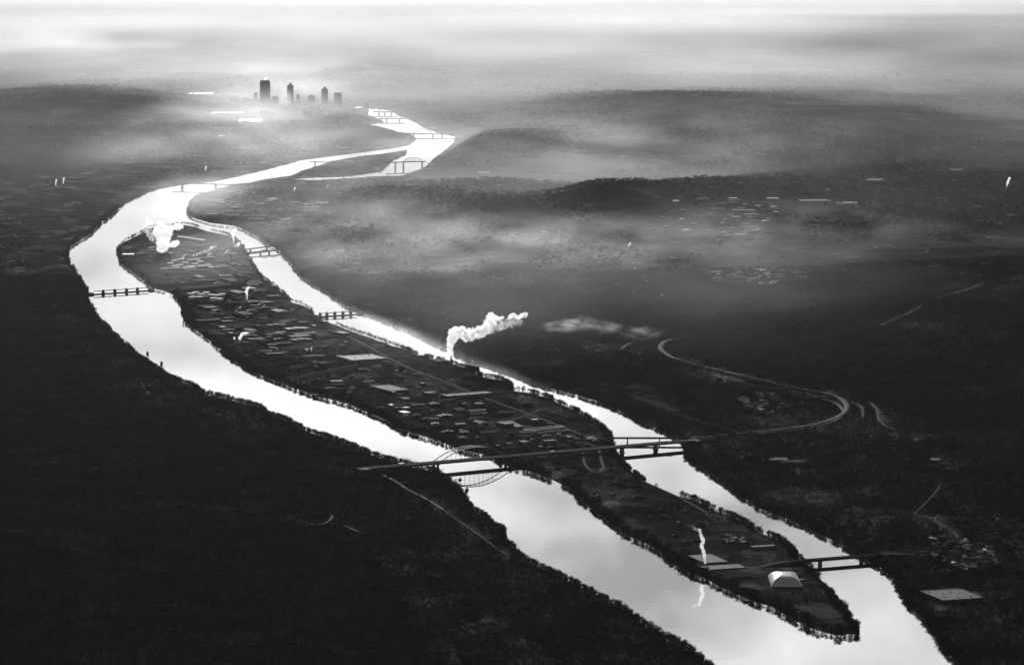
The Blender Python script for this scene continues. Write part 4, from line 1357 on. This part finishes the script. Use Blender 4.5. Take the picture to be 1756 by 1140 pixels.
def mesh_tris(*meshes):
    out = []
    for me in meshes:
        me.calc_loop_triangles()
        co = np.empty(len(me.vertices) * 3); me.vertices.foreach_get('co', co)
        ix = np.empty(len(me.loop_triangles) * 3, np.int32); me.loop_triangles.foreach_get('vertices', ix)
        out.append(co.reshape(-1, 3)[ix].reshape(-1, 3, 3))
    return np.concatenate(out)

full = [mesh_tris(a, b) for a, b in TREES]
def low_tree(n, h, r, s):
    t = []
    for _ in range(n):
        c = np.array([RND.gauss(0, r * .45), RND.gauss(0, r * .45), h * RND.uniform(.35, 1.0)])
        t.append([c + np.array([RND.uniform(-1, 1), RND.uniform(-1, 1), RND.uniform(-.8, .8)]) * s for _ in range(3)])
    return np.array(t)
near_low = [low_tree(20, 12, 4.6, 2.2) for _ in range(6)]
far_low = [low_tree(14, 10, 10, 5.0) for _ in range(6)]

rest = ~is_first
r_near = rest & (rows[:, 1] < 11500)
r_far = rest & ~r_near
o1 = merged('woodland', rows[r_near], zr[r_near], full, NPR.uniform(.7, 1.2, int(r_near.sum())), 'twig')
tag(o1, 'dark bare woodland lining the river banks', 'woodland', kind='stuff')
o1b = merged('woodland', rows[r_far], zr[r_far], [low_tree(26, 13, 4.2, 1.7) for _ in range(6)], NPR.uniform(.7, 1.15, int(r_far.sum())) * np.where(rows[r_far][:, 1] > 16600, .5, 1), 'twig')
tag(o1b, 'bare woodland lining the misty far river banks', 'woodland', kind='stuff')

# woods on the slopes near the river
q = sample_ground(430000, 6100, 13600, 11.4)
sd2, isl2 = land_dist(q)
wood = fbm(q[:, 0], q[:, 1], 300, 4, 51)
left = q[:, 0] < np.interp(q[:, 1], [6000, 9000, 13000], [600, -100, -900])
pr = np.where(isl2, sstep(.42, .6, wood) * np.where(q[:, 1] < 9700, .85, .45), np.where(left, .92, .25 + .65 * sstep(.3, .44, wood)))
m = (sd2 > 8) & (NPR.uniform(size=len(q)) < pr)
q, sd2, isl2 = q[m], sd2[m], isl2[m]
ok = clear_mask(q)
q, sd2, isl2 = q[ok], sd2[ok], isl2[ok]
z2 = height(q[:, 0], q[:, 1], sd2, isl2, np.full(len(q), 14.0))
o2 = merged('forest', q, z2, near_low, NPR.uniform(.65, 1.15, len(q)) * np.where(isl2, .6, 1.0), 'forest')
tag(o2, 'dense dark forest covering the slopes beside the river', 'forest', kind='stuff')
# woods on the distant hills
q = sample_ground(140000, 13600, 30000, 11.0)
sd3, isl3 = land_dist(q)
wood = fbm(q[:, 0], q[:, 1] * .5, 700, 4, 61)
m = (sd3 > 160) & (NPR.uniform(size=len(q)) < sstep(.42, .56, wood) * (1 - sstep(21000, 29500, q[:, 1]))) & ~isl3
q, sd3 = q[m], sd3[m]
ok = clear_mask(q)
q, sd3 = q[ok], sd3[ok]
z3 = height(q[:, 0], q[:, 1], sd3, np.zeros(len(q), bool), np.full(len(q), 30.0))
o3 = merged('forest', q, z3, far_low, NPR.uniform(.7, 1.2, len(q)), 'forest')
tag(o3, 'far woods on the hazy hills', 'forest', kind='stuff')

# ------------------------------------------------------------------ steam and smoke
def mat_steam(name, dens, scale, lo, hi):
    """White vapour with ragged, uneven density."""
    m, tr = mat_new(name)
    out = node(tr, 'ShaderNodeOutputMaterial')
    v = node(tr, 'ShaderNodeVolumePrincipled', Anisotropy=.75)
    v.inputs['Color'].default_value = g(1.0)
    geo = node(tr, 'ShaderNodeNewGeometry')
    n = node(tr, 'ShaderNodeTexNoise', Scale=scale, Detail=4.0, Roughness=.6)
    tr.links.new(geo.outputs['Position'], n.inputs['Vector'])
    mr = node(tr, 'ShaderNodeMapRange')
    for k, x in (('From Min', lo), ('From Max', hi), ('To Min', 0.), ('To Max', dens)): mr.inputs[k].default_value = x
    tr.links.new(n.outputs[0], mr.inputs['Value'])
    tr.links.new(mr.outputs[0], v.inputs['Density'])
    tr.links.new(v.outputs[0], out.inputs['Volume'])
    m.cycles.volume_step_rate = .35
    return m
M['steam'] = mat_steam('steam', .26, 1 / 5., .36, .66)
M['main_steam'] = mat_steam('main_steam', .2, 1 / 11., .36, .62)
M['wide_steam'] = mat_steam('wide_steam', .09, 1 / 14., .38, .64)
M['thin_steam'] = mat_steam('thin_steam', .035, 1 / 9., .42, .68)
M['city_steam'] = mat_steam('city_steam', .0035, 1 / 25., .3, .7)
_tex = bpy.data.textures.new('billows', 'CLOUDS')
_tex.noise_scale = 7.0
_tex.noise_depth = 3

_tex2 = bpy.data.textures.new('fine_billows', 'CLOUDS')
_tex2.noise_scale = 2.6
_tex2.noise_depth = 2

def PY(px, py, Y):
    u, v = (px - 878.0) / FPX, (570.0 - py) / FPX
    d = (u, CP + v * SP, -SP + v * CP)
    t = Y / d[1]
    return Vector((d[0] * t, Y, CAM_H + d[2] * t))

def plume(base, path, label, name='steam_plume', mat='steam', puff=1.0, wander=.5, voxel=None, seed=1, disp=None, cat='steam plume'):
    """path: (px, py, width in px) seen in the photograph, all above the point of the ground at base"""
    rnd = random.Random(seed)
    Y = on_ground(*base).y
    m = mpp(base[1])
    pts = []
    for (x0, y0, w0), (x1, y1, w1) in zip(path[:-1], path[1:]):
        ln = math.hypot(x1 - x0, y1 - y0)
        n = max(1, int(ln / (min(w0, w1) * .22 + .3)))
        for k in range(n):
            t = k / n
            pts.append((x0 + (x1 - x0) * t, y0 + (y1 - y0) * t, w0 + (w1 - w0) * t))
    pts.append(path[-1])
    bm = bmesh.new()
    def ball(c, r, sub=2):
        bmesh.ops.create_icosphere(bm, subdivisions=sub, radius=r, matrix=Matrix.Translation(c))
    yw = 0.0
    for x, y, w in pts:
        r = w * m / 2 * rnd.uniform(.85, 1.2)
        c = PY(x, y, Y) + Vector((0, yw, 0))
        yw += rnd.gauss(0, r * .15)
        ball(c, r * .85)
        for _ in range(9):
            d = Vector((rnd.gauss(0, 1), rnd.gauss(0, 1), rnd.gauss(0, 1))).normalized()
            ball(c + d * r * rnd.uniform(.55, .95) * puff, r * rnd.uniform(.2, .42), 1)
    me = bpy.data.meshes.new(name)
    bm.to_mesh(me); bm.free()
    o = link_mesh(name, me, M[mat])
    tag(o, label, cat)
    rm = o.modifiers.new('remesh', 'REMESH')
    rm.mode = 'VOXEL'
    rm.voxel_size = voxel or max(.5, min(p[2] for p in path) * m * .16)
    d2 = o.modifiers.new('ripple', 'DISPLACE')
    d2.texture = _tex2
    d2.texture_coords = 'GLOBAL'
    d2.mid_level = .5
    d2.strength = max(p[2] for p in path) * m * .12
    dp = o.modifiers.new('billow', 'DISPLACE')
    dp.texture = _tex
    dp.texture_coords = 'GLOBAL'
    dp.mid_level = .5
    dp.strength = disp if disp is not None else max(p[2] for p in path) * m * .16
    return o

plume((773.5,624), [(773.8,623.5,3.8),(773,612,9.4),(771.5,601,13.0),(772,590,15.3),(776,578,20.1),(782,568,22.4),(792,570,23.6),(803,576,24.8),(814,573,23.6),(824,569,24.8),(833,564,23.6),(841,554,17.7),(838,546,13.0),
      (842,541,13.0),(848,546,13.0),(855,547,9.4),(862,545,5.9)], 'thick white steam plume rising from the plant and bending over the back channel', seed=3, voxel=1.5, mat='main_steam', disp=7)
plume((773.5,624), [(872,546,7.1),(879,541,10.6),(888,544,10.6),(896,541,10.6),(902,539.5,9.4)], 'torn-off end of the thick white plume, drifting above the back channel', seed=4, voxel=1.5, mat='main_steam', disp=5)
plume((773.5,624), [(838,568,14.2),(850,562,18.9),(862,556,21.2),(876,554,18.9),(890,552,15.3)], 'thin veil of steam trailing from the thick white plume', mat='thin_steam', seed=5, voxel=2.2)
plume((1210,969), [(1210,968.5,2.2),(1209,962,4.5),(1208,953,6.5),(1206,944,7.5),(1203,935,8),(1206,926,8),(1202,917,7.5),(1200,908,6.5)], 'thin white steam column rising near the tip of the island', seed=6, voxel=.7)
plume((1210,969), [(1199,909,7),(1193,906,8),(1187,903,7),(1180,901,5)], 'faint drifting top of the thin steam column near the island tip', mat='thin_steam', seed=7, voxel=.9)
plume((279,434), [(278,434,7),(277,426,18),(279,417,26),(282,407,32),(276,398,34),(284,398,30)], 'great white steam cloud at the head of the island', mat='wide_steam', seed=8, voxel=2.5, disp=9)
plume((279,434), [(262,412,9),(257,402,16),(252,393,18),(256,384,16),(252,376,9)], 'left lobe of the great steam cloud over the head of the island', mat='thin_steam', seed=9, voxel=2)
plume((300,425), [(292,424,12),(298,420,14),(304,416,10)], 'right lobe of the great steam cloud beside the white stand-in for gleaming water', seed=10, voxel=2)
plume((300,400), [(296,392,8),(304,388,11),(311,389,9)], 'low white steam puff at the upper shore of the island head', seed=11, voxel=1.6)
plume((422.5,518), [(422.5,514,3),(423,508,5),(423,500,5.5),(424,494,5),(428,492,4)], 'narrow white steam column in the middle of the works', seed=12, voxel=.9)
plume((437,502), [(430,492,3.5),(436,494,4.5),(440,499,5)], 'small hooked wisp of steam beside the narrow column', mat='thin_steam', seed=13, voxel=1)
plume((411,587), [(412,585,4),(411,579,6),(415,573,7),(420,571.5,7),(426,571,4)], 'small curled white steam puff near the main channel', seed=14, voxel=.9)
plume((402,583), [(402,583,3),(402,579,4)], 'tiny white puff left of the curled steam puff', seed=15, voxel=.7)
plume((527,605), [(527,604.5,1.6),(527,601,2.6),(526.6,598.6,3)], 'left one of two tiny white steam jets on the open island ground', seed=16, voxel=.5)
plume((534,604), [(533.6,602.5,1.8),(534,598,2.4),(534,594.5,2.2)], 'right one of two tiny white steam jets on the open island ground', seed=17, voxel=.5)
plume((400,420), [(401,418,2.5),(400,408,4),(399,399,6),(404,393,6)], 'white steam column at the shore of the back channel near the island head', seed=18, voxel=1)
plume((407,424), [(404,423,7),(408,420,8),(410,417,4)], 'low white puff right next to the twin thin bridges', seed=19, voxel=1.2)
for _k, (_x, _y, _w) in enumerate([(361,427,9),(339,437,7),(349,434,6),(357,438,6),(388,434,5),(314,441,6),(332,441,5)]):
    plume((_x, _y + 4), [(_x - _w * .4, _y + 2.5, _w * .35), (_x - .1 * _w, _y + .5, _w * .6), (_x + _w * RND.uniform(-.1, .3), _y - 2, _w * .75), (_x + _w * RND.uniform(.4, .9), _y - RND.uniform(2, 5), _w * .5), (_x + _w * 1.2, _y - RND.uniform(3, 6), _w * .3)], 'low white steam puff among the chimneys at the head of the island', seed=20 + _k, voxel=.9, mat='wide_steam').__setitem__('group', 'low steam puffs at the island head')
for _k, (_x, _y, _w) in enumerate([(411,528,5),(405,533,4),(417,519,3),(443,523,6),(452,525,5),(380,540,4)]):
    plume((_x, _y + 3), [(_x - _w * .4, _y + 2, _w * .35), (_x, _y, _w * .6), (_x + _w * .4, _y - RND.uniform(1, 3), _w * .5), (_x + _w * .9, _y - RND.uniform(1, 4), _w * .3)], 'low white steam wisp among the works below the narrow steam column', seed=30 + _k, voxel=.7, mat='wide_steam').__setitem__('group', 'low steam wisps among the works')
plume((492,182), [(491,180,14),(489,173,24),(490,165,25),(488,158,15)], 'white steam puff between the downtown towers', mat='city_steam', seed=40, voxel=3.5)
plume((455,186), [(454.5,136.5,3.5),(457,134,4)], 'small white steam tuft on top of the tallest tower', seed=41, voxel=2)
plume((1727,322), [(1726,320,3),(1728,313,4.5),(1731,306,5)], 'small white smoke column near the right edge of the plain', seed=42, voxel=1.6)
for _k, (_x, _y, _h) in enumerate([(96,320,12),(109,316,10),(353,295,9),(505,330,8),(561,324,5)]):
    plume((_x, _y), [(_x, _y, 1.6), (_x - .5, _y - _h * .5, 2.6), (_x + .8, _y - _h, 3)], ['thin white smoke column, left of two on the dark far left bank', 'thin white smoke column, right of two on the dark far left bank',
          'thin white smoke column above the high bridge', 'thin white smoke column on the misty land across the river bend', 'tiny white smoke column near the misty narrow channel'][_k], seed=43 + _k, voxel=1.2)
plume((1080,424), [(1078,421,3),(1081,417,4)], 'tiny white puff on the hazy slope in the middle distance', seed=50, voxel=1.2)
# ------------------------------------------------------------------ the air
hz = MB().box(-116000, 116000, -116000, 116000, -4.0, CAM_H + 60)
tag(hz.build('haze', M['haze']), kind='stuff')

def fog_bank(at, w, d, h, dens, scale=1 / 1500., lo=.35, hi=.7, label=None, z=0.0, rz=0.0, aniso=0.72):
    c = P(*at)
    me = FOG_MESH.copy()
    o = link_mesh('fog_bank', me, mat_fog('fog', dens, aniso, scale, lo, hi))
    o.location = (c.x, c.y, z)
    o.rotation_euler = (0, 0, rz)
    o.scale = (w / 2, d / 2, h)
    tag(o, label, 'fog', kind='stuff')
    return o
_bm = bmesh.new()
bmesh.ops.create_icosphere(_bm, subdivisions=3, radius=1.0)
FOG_MESH = bpy.data.meshes.new('fog_bank')
_bm.to_mesh(FOG_MESH); _bm.free()

fog_bank((878, 135), 34000, 30000, 290, 1 / 3900., 1 / 2200., .2, .85, label='broad layer of haze and low fog thickening towards the horizon')
fog_bank((600, 50), 30000, 9000, 260, 1 / 5200., 1 / 6000., .2, .7, label='bright far layer of fog lying along the horizon')
fog_bank((1300, -15), 90000, 34000, 420, 1 / 2900., 1 / 9000., -.3, .9, label='farthest white layer of haze under the horizon')
for _a in [((40, 85), 5200, 9000, 280, 1 / 4300., 1 / 1650., .41, .66),
           ((470, 150), 3600, 9000, 240, 1 / 3680., 1 / 825., .41, .66),
           ((400, 225), 1900, 10000, 230, 1 / 1500., 1 / 660., .41, .66), ((680, 225), 2000, 7000, 170, 1 / 5520., 1 / 605., .41, .66),
           ((350, 340), 900, 4000, 120, 1 / 1380., 1 / 385., .41, .66), ((610, 395), 1700, 6000, 140, 1 / 1748., 1 / 330., .41, .66),
           ((880, 440), 2300, 4200, 120, 1 / 1380., 1 / 275., .41, .66), ((1000, 270), 5000, 5500, 150, 1 / 2392., 1 / 495., .41, .66),
           ((1250, 230), 5600, 7000, 170, 1 / 3312., 1 / 660., .41, .66), ((1250, 420), 3600, 4500, 120, 1 / 1564., 1 / 330., .41, .66)]:
    fog_bank(*_a, label='pale bank of morning fog lying in the valley')
fog_bank((715, 580), 150, 3200, 26, 1 / 300., 1 / 200., .25, .7, label='thin mist over the far edge of the back channel', rz=math.radians(18))
fog_bank((350, 450), 900, 3600, 70, 1 / 1700., 1 / 400., .1, .8, label='smoky air over the works at the upper end of the island')
for _q, _w, _h, _dn, _z in (((948, 590), 90, 22, 130., 55), ((972, 590), 110, 30, 120., 60), ((1000, 590), 130, 30, 150., 66), ((1040, 595), 150, 26, 260., 60), ((1100, 600), 170, 26, 330., 55)):
    fog_bank(_q, _w, _w * 1.3, _h, 1 / (_dn * 1.5), 1 / 42., .42, .62, label='drifting smoke downwind of the thick white plume', z=_z)

fog_bank((760, 510), 1500, 5500, 120, 1 / 2300., 1 / 700., .15, .8, label='thin haze on the flat land right of the back channel')

fog_bank((1050, 345), 4600, 4400, 190, 1 / 3200., 1 / 700., .1, .8, label='thin haze over the low hills in the middle distance')
fog_bank((930, 245), 1800, 4500, 170, 1 / 3200., 1 / 700., .1, .8, label='thin haze on the hill right of the far river bend')
fog_bank((1560, 26), 9000, 3000, 160, 1 / 3000., 1 / 6000., .1, .8, label='bright streak of fog near the horizon at the right')

fog_bank((1260, 500), 2600, 5500, 140, 1 / 3600., 1 / 500., .2, .75, label='faint haze over the dark plain at the right')
